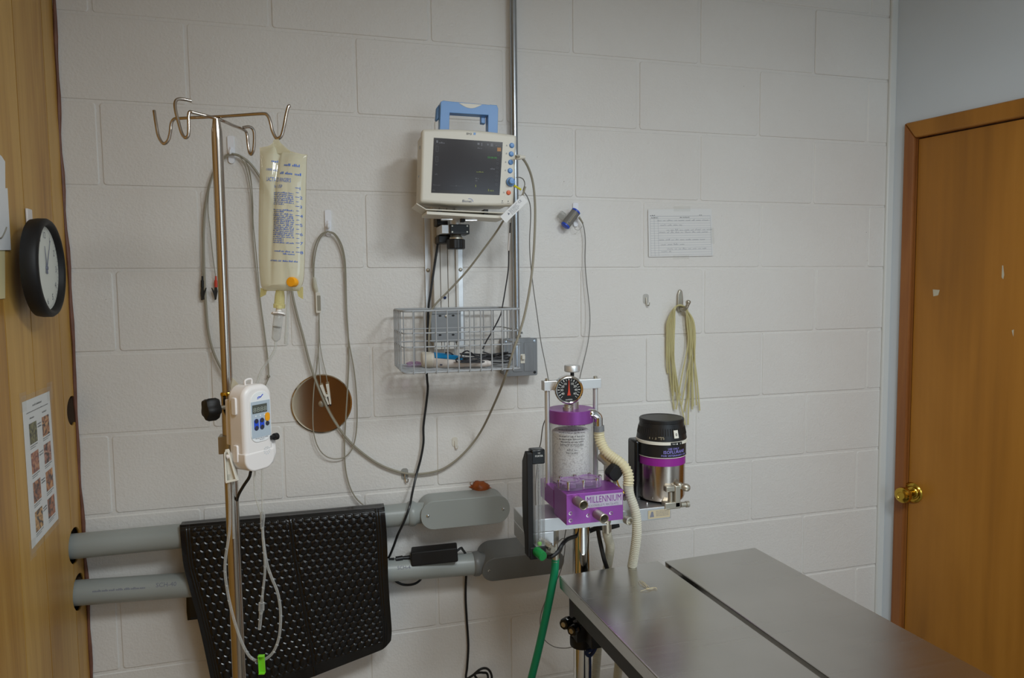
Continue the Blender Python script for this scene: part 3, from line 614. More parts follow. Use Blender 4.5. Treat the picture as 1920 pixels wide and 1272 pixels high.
def scrawl(s0, s1, t_):
    x = s0
    while x < s1:
        wl = rng.uniform(.035, .10); n = int(wl*160); pts = []
        for i in range(n+1):
            xx = x+wl*i/n; amp = rng.uniform(.004, .013); pts.append(nq(xx, t_-(amp if i % 2 else -.002) - (.018 if rng.random() < .08 else 0)))
        stroke(mb, NF, pts, .0005, .0004); x += wl+.022
for a, b, t_ in ((.14, .88, .245), (.18, .54, .34), (.28, .95, .445), (.16, .90, .495), (.16, .82, .65), (.19, .48, .75), (.28, .88, .845), (.19, .35, .90)): scrawl(a, b, t_)
mb.build('handwriting', X['ink'], t, smooth=False)
fn = lambda a, b: NF.w(*nq(a, 1-b), .0004)
for a, b, c, h_, wl_ in ((.03, .11, .135, .018, (2, 3)), (.045, .15, .185, .018, (2, 4)), (.49, .64, .185, .018, (4, 5)), (.8, .84, .14, .016, (2, 3))):
    mb = MB(); words(mb, fn, a, b, 1-c, h_, rng, wl_); mb.build('heading_print', X['inkd'], t, smooth=False)
for a0, a1, b0, b1 in ((.37, .62, .97, 1.06), (.97, 1.03, .4, .74), (.4, .66, -.06, .05)):
    mb = MB(); mb.flat([nq(a0, b0), nq(a1, b0), nq(a1, b1), nq(a0, b1)], NF, .0006); mb.build('tape', X['lam'], t, smooth=False)
# ------------------------------------------------------------------ metal coat hook with amber tubes
c = PY(1274, 565, -.003); fr = Fr(c, (1, 0, 0), (0, 0, 1)); t = thing('coat_hook', 'worn metal coat hook holding a bunch of amber rubber tubes', 'hook', c)
mb = MB(); mb.prism([(-.011, -.022), (-.009, .02), (-.004, .034), (.002, .036), (.007, .03), (.010, .01), (.011, -.022), (.006, -.034), (-.006, -.034)], fr, -.003, .006); mb.build('backplate', X['nickel'], t, bevel=.003, seg=3)
mb = MB(); mb.tube(spline([fr.w(0, -.022, .003), fr.w(.001, -.026, .020), fr.w(.003, -.020, .034), fr.w(.006, -.008, .040), fr.w(.007, .004, .040)], 6), [.0055]*18+[.006, .007, .0075, .0078, .0075, .006, .003], 12); mb.build('prong', X['nickel'], t)
rng = random.Random(21)
ends = [(1252, 700, 1296, 716), (1258, 722, 1290, 738), (1266, 735, 1300, 762), (1262, 720, 1278, 760), (1270, 752, 1306, 760), (1264, 768, 1284, 772), (1272, 730, 1312, 770), (1285, 797, 1298, 768), (1276, 742, 1290, 797), (1262, 742, 1268, 768)]
ly = [(1250, 640), (1253, 640), (1256, 640), (1259, 640), (1262, 640), (1251, 655), (1255, 660), (1258, 650), (1261, 660), (1264, 640)]
ry = [(1291, 640), (1293, 640), (1296, 640), (1299, 640), (1302, 640), (1303, 650), (1300, 655), (1297, 660), (1294, 650), (1290, 645)]
for i, (lu, lv, ru, rv) in enumerate(ends):
    yb = -.012-.0022*(i % 5); d_ = rng.uniform(-1, 1)
    up_ = fr.w(.001+.0009*d_, -.018+.0018*(i % 4), .010+.0022*(i % 6))
    pts = [PY(lu, lv, yb+.004), PY((lu+ly[i][0])/2+d_, (lv+ly[i][1])/2+8, yb), PY(ly[i][0], ly[i][1]-10, yb), PY(ly[i][0]+1, 605, yb-.003), PY(1261+i*.5, 582, yb-.006), PY(1270, 573.5+.3*(i % 4), -.018-.002*(i % 6)), PY(1279, 573+.3*(i % 4), -.019-.002*(i % 6)), PY(1289-i*.3, 582, yb-.006), PY(ry[i][0]-2, 605, yb-.003), PY(*ry[i], yb), PY((ru+ry[i][0])/2+1.5*d_, (rv+ry[i][1])/2, yb), PY(ru, rv, yb+.004)]
    mb = MB(); mb.tube(spline(pts, 7), .0023, 8); tag(mb.build('rubber_tube', X['latex']), 'thin amber rubber tube in the bunch hanging on the metal coat hook', 'tube', 'amber tubes on the coat hook')
# ================================================================== patient monitor on its wall arm
ML, MR_ = PY(789.3, 310, -.21), PY(966.3, 319.2, -.21); MF = Fr((ML+MR_)/2, MR_-ML, (0, 0, 1))
MWd = (MR_-ML).length/2
def mq(*uv): return [MF.hit(u, v) for u, v in uv]
t_m = thing('patient_monitor', 'cream patient monitor with dark screen, blue knobs and blue carrying handle', 'monitor', MF.w(0, -.09, -.06))
top = MF.hit(878, 246)[1]; bot = MF.hit(876, 384)[1]
q4 = mq((791, 241), (969.6, 252.6), (963, 386), (787.5, 379))
outl = []
tl, tr, br, bl = [Vector(p) for p in q4]
for i in range(9): f_ = i/8; p = tl.lerp(tr, f_); outl.append((p.x, p.y+.006*math.sin(math.pi*f_)-.001))
for i in range(9): f_ = i/8; p = br.lerp(bl, f_); outl.append((p.x, p.y-.003*math.sin(math.pi*f_)))
outl = outl[::-1]
cen = Vector((sum(p[0] for p in outl)/len(outl), sum(p[1] for p in outl)/len(outl)))
def shr(k): return [(cen.x+(a-cen.x)*k, cen.y+(b-cen.y)*k) for a, b in outl]
mb = MB(); mb.prism(outl, MF, -.028, 0); bz = mb.build('bezel', X['cream'], t_m, bevel=.007, seg=4)
mb = MB(); mb.prism(shr(.965), MF, -.11, -.028); hs = mb.build('housing', X['cream'], t_m, bevel=.005)
mb = MB()
for i in range(6): z_ = MF.hit(783, 322+i*10)[1]; mb.bx(-MWd*.967-.0006, -MWd*.967+.002, z_-.0022, z_+.0022, -.078, -.060, MF)
mb.build('vent_slats', X['panelg'], hs, smooth=False)
mb = MB(); mb.bx(-MWd*.967-.0006, -MWd*.967+.002, .048, .055, -.05, -.042, MF); mb.build('side_socket', X['panelg'], hs, smooth=False)
sq = mq((813.5, 258.5), (942.5, 267), (936.5, 366), (808.5, 361.5))[::-1]
mb = MB(); mb.prism([((a-sq[0][0])*1.0+sq[0][0], b) for a, b in sq], MF, -.004, .0012); scn = mb.build('screen', X['screen'], t_m, smooth=False)
sl, sr_, su, sd = Vector(sq[3]), Vector(sq[2]), 0, 0
STL, STR, SBR, SBL = [Vector(p) for p in sq[::-1]]
def spt(u, v, off=.0016): a, b = MF.hit(u, v); return MF.w(a, b, off)
def sfn(u0, v0):   # small print anchored at a pixel of the front
    a0, b0 = MF.hit(u0, v0); return lambda a, b: MF.w(a0+a, b0+b, .0016)
def srect(mb, u0, u1, v0, v1): mb.add([spt(u0, v1), spt(u1, v1+(u1-u0)*.05), spt(u1, v0+(u1-u0)*.05), spt(u0, v0)], [(0, 1, 2, 3)])
rng = random.Random(8)
mb = MB(); put_text(mb, sfn(914, 297), '00:00:00', .0062, 0, 0, 'LEFT', width=.0235); mb.build('clock_digits', X['sgreen'], scn, smooth=False)
mb = MB(); srect(mb, 932, 939, 277, 284); mb.build('menu_icon', X['sor'], scn, smooth=False)
mb = MB(); words(mb, sfn(893, 323.5), 0, .0185, 0, .003, rng); mb.build('status_text', X['slime'], scn, smooth=False)
mb = MB(); words(mb, sfn(915, 359), 0, .017, 0, .0055, rng, (1, 2)); mb.build('reading_text', X['slime'], scn, smooth=False); mb = MB(); srect(mb, 891, 892.5, 347, 351); mb.build('cursor_icon', X['slime'], scn, smooth=False)
for q_ in ((818, 821, 263.5, 268), (895, 899, 268, 272), (913, 916, 270, 273), (919.5, 924, 269, 275), (902, 904, 268, 274), (854.5, 856, 348, 350)):
    mb = MB(); srect(mb, *q_); mb.build('screen_icon', X['sgr'], scn, smooth=False)
for u, v, w_, h_ in ((823, 269, .014, .0035), (895, 279, .012, .003), (928, 274, .013, .003), (919, 318, .012, .004), (891, 336, .009, .0035), (891, 340, .005, .003)):
    mb = MB(); words(mb, sfn(u, v), 0, w_, 0, h_, rng); mb.build('screen_text', X['sgr'], scn, smooth=False)
for u, v0, v1 in ((817.5, 274, 285), (817, 294, 304)):
    mb = MB(); a, b = MF.hit(u, v0); a2, b2 = MF.hit(u+4, v1); stroke(mb, MF, [(a, b), (a2, b), (a2, b2), (a, b2), (a, b)], .0008, .0016); mb.build('waveform_frame', X['sdim'], scn, smooth=False)
for u, v, w_, h_ in ((816, 310, .006, .003), (815, 328, .008, .003), (812, 348, .018, .003), (811, 358, .006, .003), (844, 349.5, .03, .002)):
    mb = MB(); words(mb, sfn(u, v), 0, w_, 0, h_, rng); mb.build('screen_text', X['sdim'], scn, smooth=False)
for i, v in enumerate((290, 299, 307, 315, 323, 330, 338, 346)):
    mb = MB(); a, b = MF.hit(933.5-i*.45, v); stroke(mb, MF, [(a+.0026*math.cos(k*math.pi/4), b+.0026*math.sin(k*math.pi/4)) for k in range(9)], .0007, .0016); mb.build('screen_icon', X['sdim'], scn, smooth=False)
# buttons
for u, v, r, mt, nm in ((959.5, 273, .0056, 'blue', 'button'), (958.5, 289, .0056, 'blue', 'button'), (957.3, 304.5, .0056, 'blue', 'button'), (956.3, 320.3, .0056, 'blue', 'button')):
    c = MF.at(u, v); mb = MB(); mb.lathe([(r+.0009, -.001), (r+.0009, .0008), (r, .001), (r, .003), (r*.8, .0042), (.0005, .0046)], c, MF.n, 24); mb.build(nm, X[mt], t_m)
c = MF.at(956.8, 341.5); mb = MB(); mb.lathe([(.0112, 0), (.0114, .004), (.0105, .0062), (.0078, .0068), (.0075, .016), (.0066, .019), (.0005, .0195)], c, MF.n, 32); mb.build('encoder_knob', X['blue'], t_m)
c = MF.at(953.5, 361.5); mb = MB(); mb.lathe([(.0058, -.001), (.0058, .002), (.0048, .0036), (.0005, .004)], c, MF.n, 24); mb.build('alarm_button', X['orange'], t_m)
mb = MB()
for u, v in ((950, 273), (949.5, 288), (948, 304), (947.5, 319.5), (944.5, 361)): a, b = MF.hit(u, v); stroke(mb, MF, [(a-.0016, b-.0014), (a+.0016, b-.0014), (a, b+.0018), (a-.0016, b-.0014)], .0006, .0003)
words(mb, lambda a, b: MF.w(*MF.hit(940, 381), .0004)+MF.ux*a+MF.uy*b, 0, .006, 0, .002, rng); words(mb, lambda a, b: MF.w(*MF.hit(951, 381.5), .0004)+MF.ux*a+MF.uy*b, 0, .006, 0, .002, rng)
mb.build('button_symbols', X['ink'], bz, smooth=False)
mb = MB()
for u, v in ((942, 377), (952.8, 377.5)): mb.lathe([(.0013, 0), (.0011, .0008)], MF.at(u, v), MF.n, 10)
mb.build('indicator_lamps', X['black'], bz)
mb = MB(); put_text(mb, lambda a, b: MF.w(*MF.hit(874.5, 252.8), .0005)+MF.ux*(a+b*.15)+MF.uy*b, 'BM3', .0072, 0, 0, 'LEFT', width=.0125); mb.build('model_lettering', X['inkd'], bz, smooth=False)
mb = MB(); a, b = MF.hit(887.5, 253); mb.flat([(a, b), (a+.0055, b+.0), (a+.0062, b+.0055), (a+.0007, b+.0055)], MF, .0005); mb.build('model_badge', X['blue'], bz, smooth=False)
mb = MB(); put_text(mb, lambda a, b: MF.w(*MF.hit(866.5, 379.2), .0005)+MF.ux*(a+b*.2)+MF.uy*b, 'Bionet', .0088, 0, 0, 'LEFT', width=.0235); mb.build('maker_lettering', X['navy'], bz, smooth=False)
mb = MB(); a, b = MF.hit(880, 375); stroke(mb, MF, [(a+.009*math.cos(x), b-.004+.007*math.sin(x)) for x in [1.9-i*.25 for i in range(9)]], .0009, .0006); mb.build('maker_swoosh', X['bluep'], bz, smooth=False)
# handle
HFr = Fr(MF.w(0, 0, -.045), MF.ux, MF.uy)
def hq(u, v): return HFr.hit(u, v)
hl = [hq(*p) for p in ((825, 193), (823, 246), (840.5, 247), (841.5, 216), (841.5, 213.5), (913.5, 218), (913.3, 219), (913, 251), (931, 252), (932, 206), (929.5, 199.5), (917, 198.5), (916, 199), (842, 192.5), (830, 191))]
mb = MB(); mb.prism(hl, HFr, -.016, .012); hd = mb.build('handle', X['blue'], t_m, bevel=.003, seg=3)
mb = MB(); a, b = hq(823, 193); a2, b2 = hq(818.5, 222); mb.prism([hq(826, 192), hq(820, 200), hq(818, 223), hq(822.5, 224), hq(826, 218)], HFr, -.03, -.012); mb.build('handle_grip_end', X['blue'], hd, bevel=.003)
mb = MB(); mb.prism([hq(903, 212), hq(911, 214), hq(911, 231), hq(903, 230)], HFr, -.022, -.004); mb.build('handle_lug', X['blue'], hd, bevel=.001)
mb = MB(); tp = [hq(858+44*i/10, 195.5+3.2*i/10-.2) for i in range(11)]; bt_ = [hq(902-44*i/10, 198.7-3.2*i/10+8.5*math.sin(math.pi*i/10)) for i in range(1, 10)]; mb.prism((tp+bt_)[::-1], HFr, .008, .0128); mb.build('handle_inset', X['cream'], hd, bevel=.0006)
# ------------------------------------------------------------------ wall track with arm and shelf
TF = Fr((0, 0, 0), (1, 0, 0), (0, 0, 1))
def tx(u, v, y): return PY(u, v, y)
ztop, zbot = PY(830, 380, -.04).z, PY(830, 655, -.04).z
xa, xb = PY(813, 520, -.042).x, PY(859.5, 520, -.042).x
t_k = thing('monitor_wall_mount', 'aluminium wall track with black clamp arm and cream shelf under the monitor', 'wall mount', ((xa+xb)/2, -.01, zbot))
fl0, fl1 = PY(797, 520, -.004).x, PY(868, 520, -.004).x
mb = MB(); mb.bx(fl0, xa+.004, -.006, -.0008, zbot, ztop); mb.bx(xb-.004, fl1, -.006, -.0008, zbot, ztop); mb.build('flange', X['alu'], t_k, smooth=False, bevel=.0008)
g1 = xa+.37*(xb-xa)-.004; sl0, sl1 = xa+.80*(xb-xa), xa+.90*(xb-xa); m1 = xa+.27*(xb-xa); m2 = xa+.57*(xb-xa)
mb = MB()
for a, b in ((xa, m1-.0007), (m1+.0007, m2-.0007), (m2+.0007, sl0), (sl1, xb)): mb.bx(a, b, -.044, -.002, zbot, ztop)
mb.bx(xa+.002, xb-.002, -.036, -.002, zbot+.0005, ztop-.0005); mb.build('track', X['trackw'], t_k, smooth=False, bevel=.001)
for u, v in ((802.5, 507), (863.5, 506)):
    mb = MB(); mb.lathe([(.0055, 0), (.005, .002), (.003, .0032), (.001, .0034)], PY(u, v, -.006), (0, -1, 0), 16); mb.build('screw', X['nickel'], t_k)
mb = MB(); mb.lathe([(.0042, 0), (.0042, .0012), (.001, .0014)], PY(834, 558.5, -.044), (0, -1, 0), 16); mb.build('hole_plug', X['navy'], t_k)
# clamp blocks between track and arm
mb = MB(); a = PY(817, 405, -.075); b = PY(838, 424, -.075); mb.bx(a.x, b.x, -.09, -.044, b.z, a.z); mb.build('upper_clamp', X['black'], t_k, bevel=.002)
mb = MB(); a = PY(819, 443, -.075); b = PY(842, 457, -.075); mb.bx(a.x, b.x, -.1, -.044, b.z, a.z); mb.build('lower_clamp', X['black'], t_k, bevel=.002)
ac = PY(855, 430, -.125)
mb = MB(); mb.lathe([(.0155, -.012), (.0155, .034)], (ac.x, -.125, PY(855, 422, -.125).z), (0, 0, 1), 24); mb.build('arm_post', X['alud'], t_k)
a = PY(843.5, 420.5, -.145); b = PY(880.5, 439.5, -.145); mb = MB(); mb.bx(a.x, b.x, -.145, -.085, b.z, a.z); pb = mb.build('pivot_block', X['black'], t_k, bevel=.0015)
for du in (848, 876):
    for dv in (424, 435): mb = MB(); mb.lathe([(.0022, 0), (.002, .0012)], PY(du, dv, -.145), (0, -1, 0), 10); mb.build('screw', X['nickel'], pb)
mb = MB(); mb.bx(PY(824, 436, -.1).x, a.x+.002, -.135, -.05, PY(824, 440, -.1).z, PY(824, 424, -.1).z); mb.build('arm_block', X['alud'], t_k, bevel=.001)
kz0, kz1 = PY(855, 467.5, -.125).z, PY(855, 449, -.125).z
mb = MB(); mb.lathe([(.012, kz1-kz0+.012), (.014, kz1-kz0+.008), (.018, kz1-kz0+.004), (.018, kz1-kz0)], (ac.x, -.125, kz0), (0, 0, 1), 24); mb.build('washer', X['nickel'], t_k)
mb = MB(); mb.lathe([(.0215, 0), (.0235, .002), (.0235, kz1-kz0-.002), (.021, kz1-kz0)], (ac.x-.001, -.125, kz0), (0, 0, 1), 48, scale=lambda q: 1+.03*math.sin(q*12)); mb.build('tightening_knob', X['black'], t_k)
for u0, u1, v in ((827, 848, 411), (872, 894, 412.5)):
    p, q = PY(u0, v, -.17), PY(u1, v, -.17); mb = MB(); mb.tube([p, q], .0042, 12); mb.build('bolt', X['chrome'], t_k)
mb = MB(); p = PY(868, 410, -.17); mb.bx(p.x-.006, p.x+.004, -.176, -.16, p.z-.009, p.z+.006); mb.build('bolt_nut', X['blackm'], t_k, bevel=.001)
# shelf: bent steel plate under the monitor and cream front lip plate
SF = Fr(MF.o, MF.ux, MF.uy)
zl = MF.hit(870, 391)[1]
mb = MB(); s0 = MF.hit(798.5, 400); s1 = MF.hit(944.5, 408.3)
pl_ = [(s0[0], s0[1]+.0035), (s0[0], s0[1]-.004), (s1[0], s1[1]-.004), (s1[0], s1[1]+.0035)]
mb.prism(pl_, MF, -.075, .012); mb.build('lower_plate', X['cream'], t_k, bevel=.001)
e0, e1, e2, e3 = MF.hit(780, 381.5), MF.hit(798, 392.5), MF.hit(944, 399), MF.hit(958, 394)
mb = MB(); top_ = [e0, e1, e2, e3]; mb.prism([(a, b-.0028) for a, b in top_]+[(a, b) for a, b in reversed(top_)], MF, -.085, .008); mb.build('tray', X['cream'], t_k, bevel=.0008)
for u in (824, 911): c_ = MF.hit(u, 397.5); mb = MB(); mb.bx(c_[0]-.005, c_[0]+.005, c_[1]-.006, c_[1]+.006, -.03, .004, MF); mb.build('rubber_spacer', X['blackm'], t_k, smooth=False)
# ------------------------------------------------------------------ wire basket
bx0, bx1 = PY(736.5, 580, -.03).x, PY(975.5, 582, -.16).x
yb0, yb1 = -.047, -.245
bx0 = (PY(738, 580, yb0).x+PY(756, 583, yb1).x)/2; bx1 = (PY(976, 582, yb1).x+PY(938, 578, yb0).x)/2
zt = (PY(835, 577, yb0).z+PY(866, 583.5, yb1).z)/2; zb = PY(862, 696, yb1).z
t_b = thing('wire_basket', 'grey coated wire basket on the monitor track, holding a blue and white probe', 'basket', ((bx0+bx1)/2, (yb0+yb1)/2, zb))
rw_ = .0017
def loop(z, ins=0, r=.004): return [(bx0+ins, yb0, z), (bx1-ins, yb0, z), (bx1-ins, yb1, z), (bx0+ins, yb1, z)]
def rloop(mb, z, r, ins=0, rc=.012):
    pts = [(a, b, z) for a, b in rrect(bx0+ins, bx1-ins, yb1, yb0, rc, 5)]; mb.tube(pts, r, 8, closed=True)
mb = MB(); rloop(mb, zt, .0028); mb.build('rim', X['basket'], t_b)
mb = MB()
for k in (1, 2): rloop(mb, zt-(zt-zb)*(.36, .585)[k-1], rw_)
rloop(mb, zb, .002)
us = (774.7, 797, 817.7, 838.7, 859.5, 880.5, 901, 921.5, 941, 961.4)
for u in us:
    x = PY(u, 640, yb1).x; mb.tube([(x, yb1-.0035, zt), (x, yb1-.0035, zb-.003), (x, yb1+.004, zb-.003)], rw_, 6); mb.tube([(x, yb0+.003, zt), (x, yb0+.003, zb)], rw_, 6); mb.tube([(x, yb0, zb-.0025), (x, yb1, zb-.0025)], rw_, 6)
for x in (bx0, bx1):
    for k in range(5): y = yb0+(yb1-yb0)*(k+.6)/5.4; s_ = -1 if x == bx0 else 1; mb.tube([(x+s_*.003, y, zt), (x+s_*.003, y, zb)], rw_, 6)
for k in range(1, 8): y = yb0+(yb1-yb0)*k/8; mb.tube([(bx0, y, zb), (bx1, y, zb)], rw_, 6)
mb.build('wires', X['basket'], t_b)
pa, pb_ = PY(808, 587, -.047), PY(864.5, 640, -.047)
mb = MB(); PFr = Fr((0, -.0472, 0), (1, 0, 0), (0, 0, 1)); mb.prism(rrect(pa.x, pb_.x, pb_.z, pa.z, .003, 3), PFr, -.0028, .0004); mb.bx(pa.x, pb_.x, pa.z-.003, pa.z+.008, -.0028, .004, PFr); bp_ = mb.build('mounting_plate', X['box'], t_b, bevel=.0008)
mb = MB()
for u, v in ((825, 592.5), (849.5, 592), (825, 628.5), (849.5, 628)): c_ = PFr.hit(u, v); mb.flat(circ(c_[0], c_[1], .0042, 14, .0026), PFr, .0007)
mb.build('slots', X['blackm'], bp_, smooth=False)
mb = MB(); mb.lathe([(.0042, 0), (.004, .002), (.001, .003)], PY(837, 593.5, -.0476), (0, -1, 0), 14); mb.build('screw', X['nickel'], bp_)
# probe in the basket
zf = zb+.0012
def ony(u, v, z):      # where the sight line meets a height
    return PZ(u, v, z)
pA, pB_ = ony(790, 674, zf+.021), ony(925, 684, zf+.012)
pA.y = max(min(pA.y, yb0-.03), yb1+.03); pB_.y = max(min(pB_.y, yb0-.02), yb1+.02)
pmy = (pA.y+pB_.y)/2
ax_ = (pB_-pA).normalized(); t = thing('handheld_probe', 'white handheld probe with blue top and black coiled cord lying in the wire basket', 'probe', pA-Vector((0, 0, .02)))
L_ = (pB_-pA).length
def probe_pt(a, x, r, rz): return pA+ax_*x+Vector((0, r*math.cos(a), rz*math.sin(a)))
prof = [(.0, .014, .014), (.001, .018, .018), (.005, .0198, .0198), (.026, .0198, .0198), (.029, .0185, .0185)]
def body(mb, prof, n=28, a0=0, a1=2*math.pi, ends=True):
    full = abs(a1-a0-2*math.pi) < 1e-6; m = n if full else n+1; vs = []
    for x, r, rz in prof:
        for k in range(m): vs.append(probe_pt(a0+(a1-a0)*k/n, x, r, rz))
    fs = [(i*m+k, i*m+(k+1) % m, (i+1)*m+(k+1) % m, (i+1)*m+k) for i in range(len(prof)-1) for k in range(m if full else n)]
    if ends: fs += [tuple(range(m)), tuple((len(prof)-1)*m+k for k in range(m))]
    mb.add(vs, fs)
mb = MB(); body(mb, prof); mb.build('end_cap', X['cream'], t)
mb = MB(); body(mb, [(.028, .017, .017), (.032, .0192, .0192), (.06, .0185, .0182), (.10, .0155, .014), (.135, .0125, .0105), (L_-.012, .010, .009), (L_, .006, .006)]); mb.build('body', X['white'], t)
mb = MB(); body(mb, [(.033, .0198, .0198), (.036, .0200, .0200), (.06, .0193, .0190), (.09, .0172, .0160), (.112, .0152, .0130), (.118, .013, .0115)], 20, math.radians(20), math.radians(160), False); mb.build('blue_grip', X['cyan'], t, solid=.0008)
mb = MB(); pf = lambda a, b: probe_pt(math.pi+.55-b/.018, a, .0195, .0195); mb.add([pf(.046, -.002), pf(.053, -.002), pf(.053, .003), pf(.046, .003)], [(0, 1, 2, 3)]); words(mb, lambda a, b: probe_pt(math.pi+.1-b/.017, a, .0186-.00*a, .0170), .082, .11, 0, .0025, random.Random(3)); mb.build('print', X['ink'], t, smooth=False)
rng = random.Random(12)
mb = MB(); cable(mb, W((957, 418, -.12), (956, 440, -.11), (954, 470, -.10), (953, 505, -.10), (948, 540, -.10), (942, 575, -.14), (938, 592, pmy), (925, 618, pmy), (912, 640, pmy), (905, 655, pmy)), .0018)
c0 = PY(905, 660, pmy)
pts = [c0]
for i in range(26):
    p = PY(rng.choice((862, 870, 905, 945, 958))+rng.uniform(-8, 8), rng.uniform(658, 684), rng.uniform(pmy-.05, pmy+.04)); p.z = max(p.z, zf+.004+.001*(i % 6)); pts.append(p)
pts.append(PY(846, 663, pmy-.005)); pts.append(PY(835, 662, pmy))
cable(mb, pts, .0019); mb.build('cord', X['cablek'], t)
mb = MB(); lp = W((955.5, 437, -.1115), (954.5, 452, -.107), (953.3, 470, -.1015)); cable(mb, lp, .0024); mb.build('cord_label', X['white'], t)
mb = MB(); rng = random.Random(9); c_ = PZ(776, 684, zf+.004); 
mb.surf(lambda a, b: Vector((c_.x+(a-.5)*.036, max(yb1+.01, c_.y-.025)+.05*b, zf+.003+.010*abs(math.sin(a*7+b*5))*math.sin(math.pi*b))), 14, 10); tag(mb.build('plastic_wrapper', X['purplel']), 'crumpled clear lilac plastic wrapper in the left end of the wire basket', 'wrapper')
# ------------------------------------------------------------------ cables on the wall
t = thing('trunk_cable', 'thick grey cable from the monitor looping across the wall behind the fluid bag', 'cable', PY(800, 888, -.012))
pts = W((968, 294, -.24), (976, 295, -.23), (985, 304, -.21), (995, 326, -.19), (1001, 355, -.18), (1003.5, 400, -.21), (1001, 470, -.235), (995, 530, -.252), (985, 585, -.258), (974, 625, -.258), (962, 660, -.255), (948, 705, -.225), (928, 755, -.14), (900, 812, -.04), (868, 852, -.022), (830, 880, -.016), (790, 889, -.013), (755, 887, -.011), (715, 873, -.010), (680, 850, -.010), (650, 822, -.012), (622, 782, -.016), (600, 735, -.02), (582, 685, -.02), (568, 630, -.018), (557, 590, -.016), (549, 555, -.016), (540, 500, -.016), (528, 440, -.016), (512, 385, -.016), (492, 340, -.016), (470, 308, -.016), (450, 293, -.018), (436, 289.5, -.019), (425, 292, -.018), (413, 302, -.017), (398, 330, -.015), (387, 375, -.014), (382, 430, -.013), (382.5, 500, -.013), (386, 570, -.013), (391, 625, -.014), (402, 665, -.016), (420, 700, -.018), (437, 720, -.018))
mb = MB(); cable(mb, pts, .0031, 5); mb.build('cable', X['cable'], t)
mb = MB(); c_ = PY(977, 295, -.23); mb.lathe([(.006, -.014), (.0065, -.002), (.005, 0), (.004, .010)], c_, (1, 0, .05), 14); mb.build('plug', X['cream'], t)
t = thing('lead_wires', 'grey lead wires with one black and one red clip, hanging behind the stand pole', 'lead wires', PY(405, 560, -.014))
def strand(pts, r=.0013, mat='cable', par=None, nm='wire'):
    m = MB(); cable(m, pts, r, 5, 6); return m.build(nm, X[mat], par)
strand(W((436, 288.5, -.022), (424, 293, -.02), (408, 308, -.018), (394, 340, -.016), (384, 390, -.015), (381, 440, -.014), (380, 500, -.014), (379.5, 520, -.014)), par=t)
strand(W((436, 288, -.024), (426, 293, -.022), (408, 312, -.02), (394, 345, -.018), (390, 390, -.016), (394, 430, -.015), (399, 480, -.014), (404.5, 519, -.014)), par=t)
strand(W((436, 287.5, -.021), (450, 292, -.02), (463, 308, -.018), (472, 350, -.016), (475, 420, -.014), (481, 480, -.013), (488, 560, -.013), (496, 620, -.012), (502, 670, -.012), (504, 705, -.012), (498, 722, -.014), (490, 745, -.016)), .0014, par=t)
strand(W((436, 288, -.023), (447, 292, -.022), (460, 312, -.02), (470, 360, -.018), (473, 420, -.016), (476, 470, -.015), (484, 540, -.014), (493, 605, -.013), (500, 660, -.013), (504, 703, -.013)), .0014, par=t)
strand(W((437, 289.5, -.0235), (454, 295, -.021), (468, 320, -.018), (474, 380, -.0165), (474, 430, -.0165)), .0013, par=t)
mb = MB(); mb.ball(PY(503.5, 706, -.013), .0045, 10); mb.build('splitter', X['cable'], t)
for (u, v), mt in (((379.5, 518), 'black'), ((404.8, 518), 'red')):
    a = PY(u, v, -.014); b = PY(u+.3, v+21, -.014)
    mb = MB(); mb.tube([a, a.lerp(b, .35), a.lerp(b, .4), b], [.0022, .0024, .0042, .004], 10); mb.build('boot', X[mt], t)
    c_ = PY(u, v+23, -.014); mb = MB(); fr = Fr(c_, (1, 0, 0), (0, 0, 1)); k_ = 1 if mt == 'black' else -1
    mb.prism([(-.003, .003), (.003, .003), (.004, -.008), (.002*k_+.002, -.028), (-.004, -.030), (-.005, -.012)], fr, -.0015, .0015); mb.prism([(k_*.003, -.008), (k_*.009, .002), (k_*.0105, .001), (k_*.004, -.02), (k_*.001, -.024)], fr, .0015, .004); mb.build('alligator_clip', X['rail'], t, bevel=.0006)
t = thing('looped_cable', 'thin grey cable looped on a white hook, cream clips hanging over the steel plate', 'cable', PY(600, 860, -.02))
strand(W((615, 434, -.018), (602, 440, -.018), (592, 458, -.016), (587, 485, -.014), (587, 510, -.013), (589.5, 530, -.013)), .0021, par=t)
strand(W((615, 434.5, -.019), (604, 442, -.018), (595, 460, -.016), (589.5, 490, -.014), (588.5, 520, -.013)), .0016, par=t)
strand(W((615, 434, -.0185), (628, 439, -.018), (640, 458, -.016), (646.5, 485, -.014), (648.5, 520, -.012), (650, 580, -.012), (653, 630, -.012), (654, 680, -.012), (651, 740, -.012), (648, 790, -.012), (646, 840, -.012), (648, 880, -.012), (656, 913, -.013), (668, 935, -.015), (684, 950, -.018)), .0020, par=t)
strand(W((615, 435, -.02), (627, 441, -.019), (638, 460, -.017), (645, 490, -.015), (647.5, 540, -.013), (650, 600, -.013), (655, 645, -.013), (664, 695, -.014), (669, 750, -.014), (669, 800, -.014), (663, 835, -.014), (650, 855, -.015), (630, 861, -.016), (610, 855, -.017), (596, 838, -.018), (588, 810, -.018), (586.5, 770, -.018), (589, 725, -.018), (595, 680, -.017), (598, 640, -.015), (597.5, 600, -.014)), .0016, par=t)
mb = MB(); mb.tube(W((588.5, 520, -.013), (589.5, 528, -.013), (591, 538, -.013), (594, 548, -.013)), [.003, .0052, .0058, .0044], 12); mb.build('strain_relief', X['hosew'], t)
fr = Fr(PY(596.5, 568, -.013), (1, 0, 0), (.06, 0, 1)); mb = MB(); mb.prism(rrect(-.0062, .0062, -.027, .027, .002, 3), fr, -.004, .004); cn_ = mb.build('connector', X['cream'], t, bevel=.001)
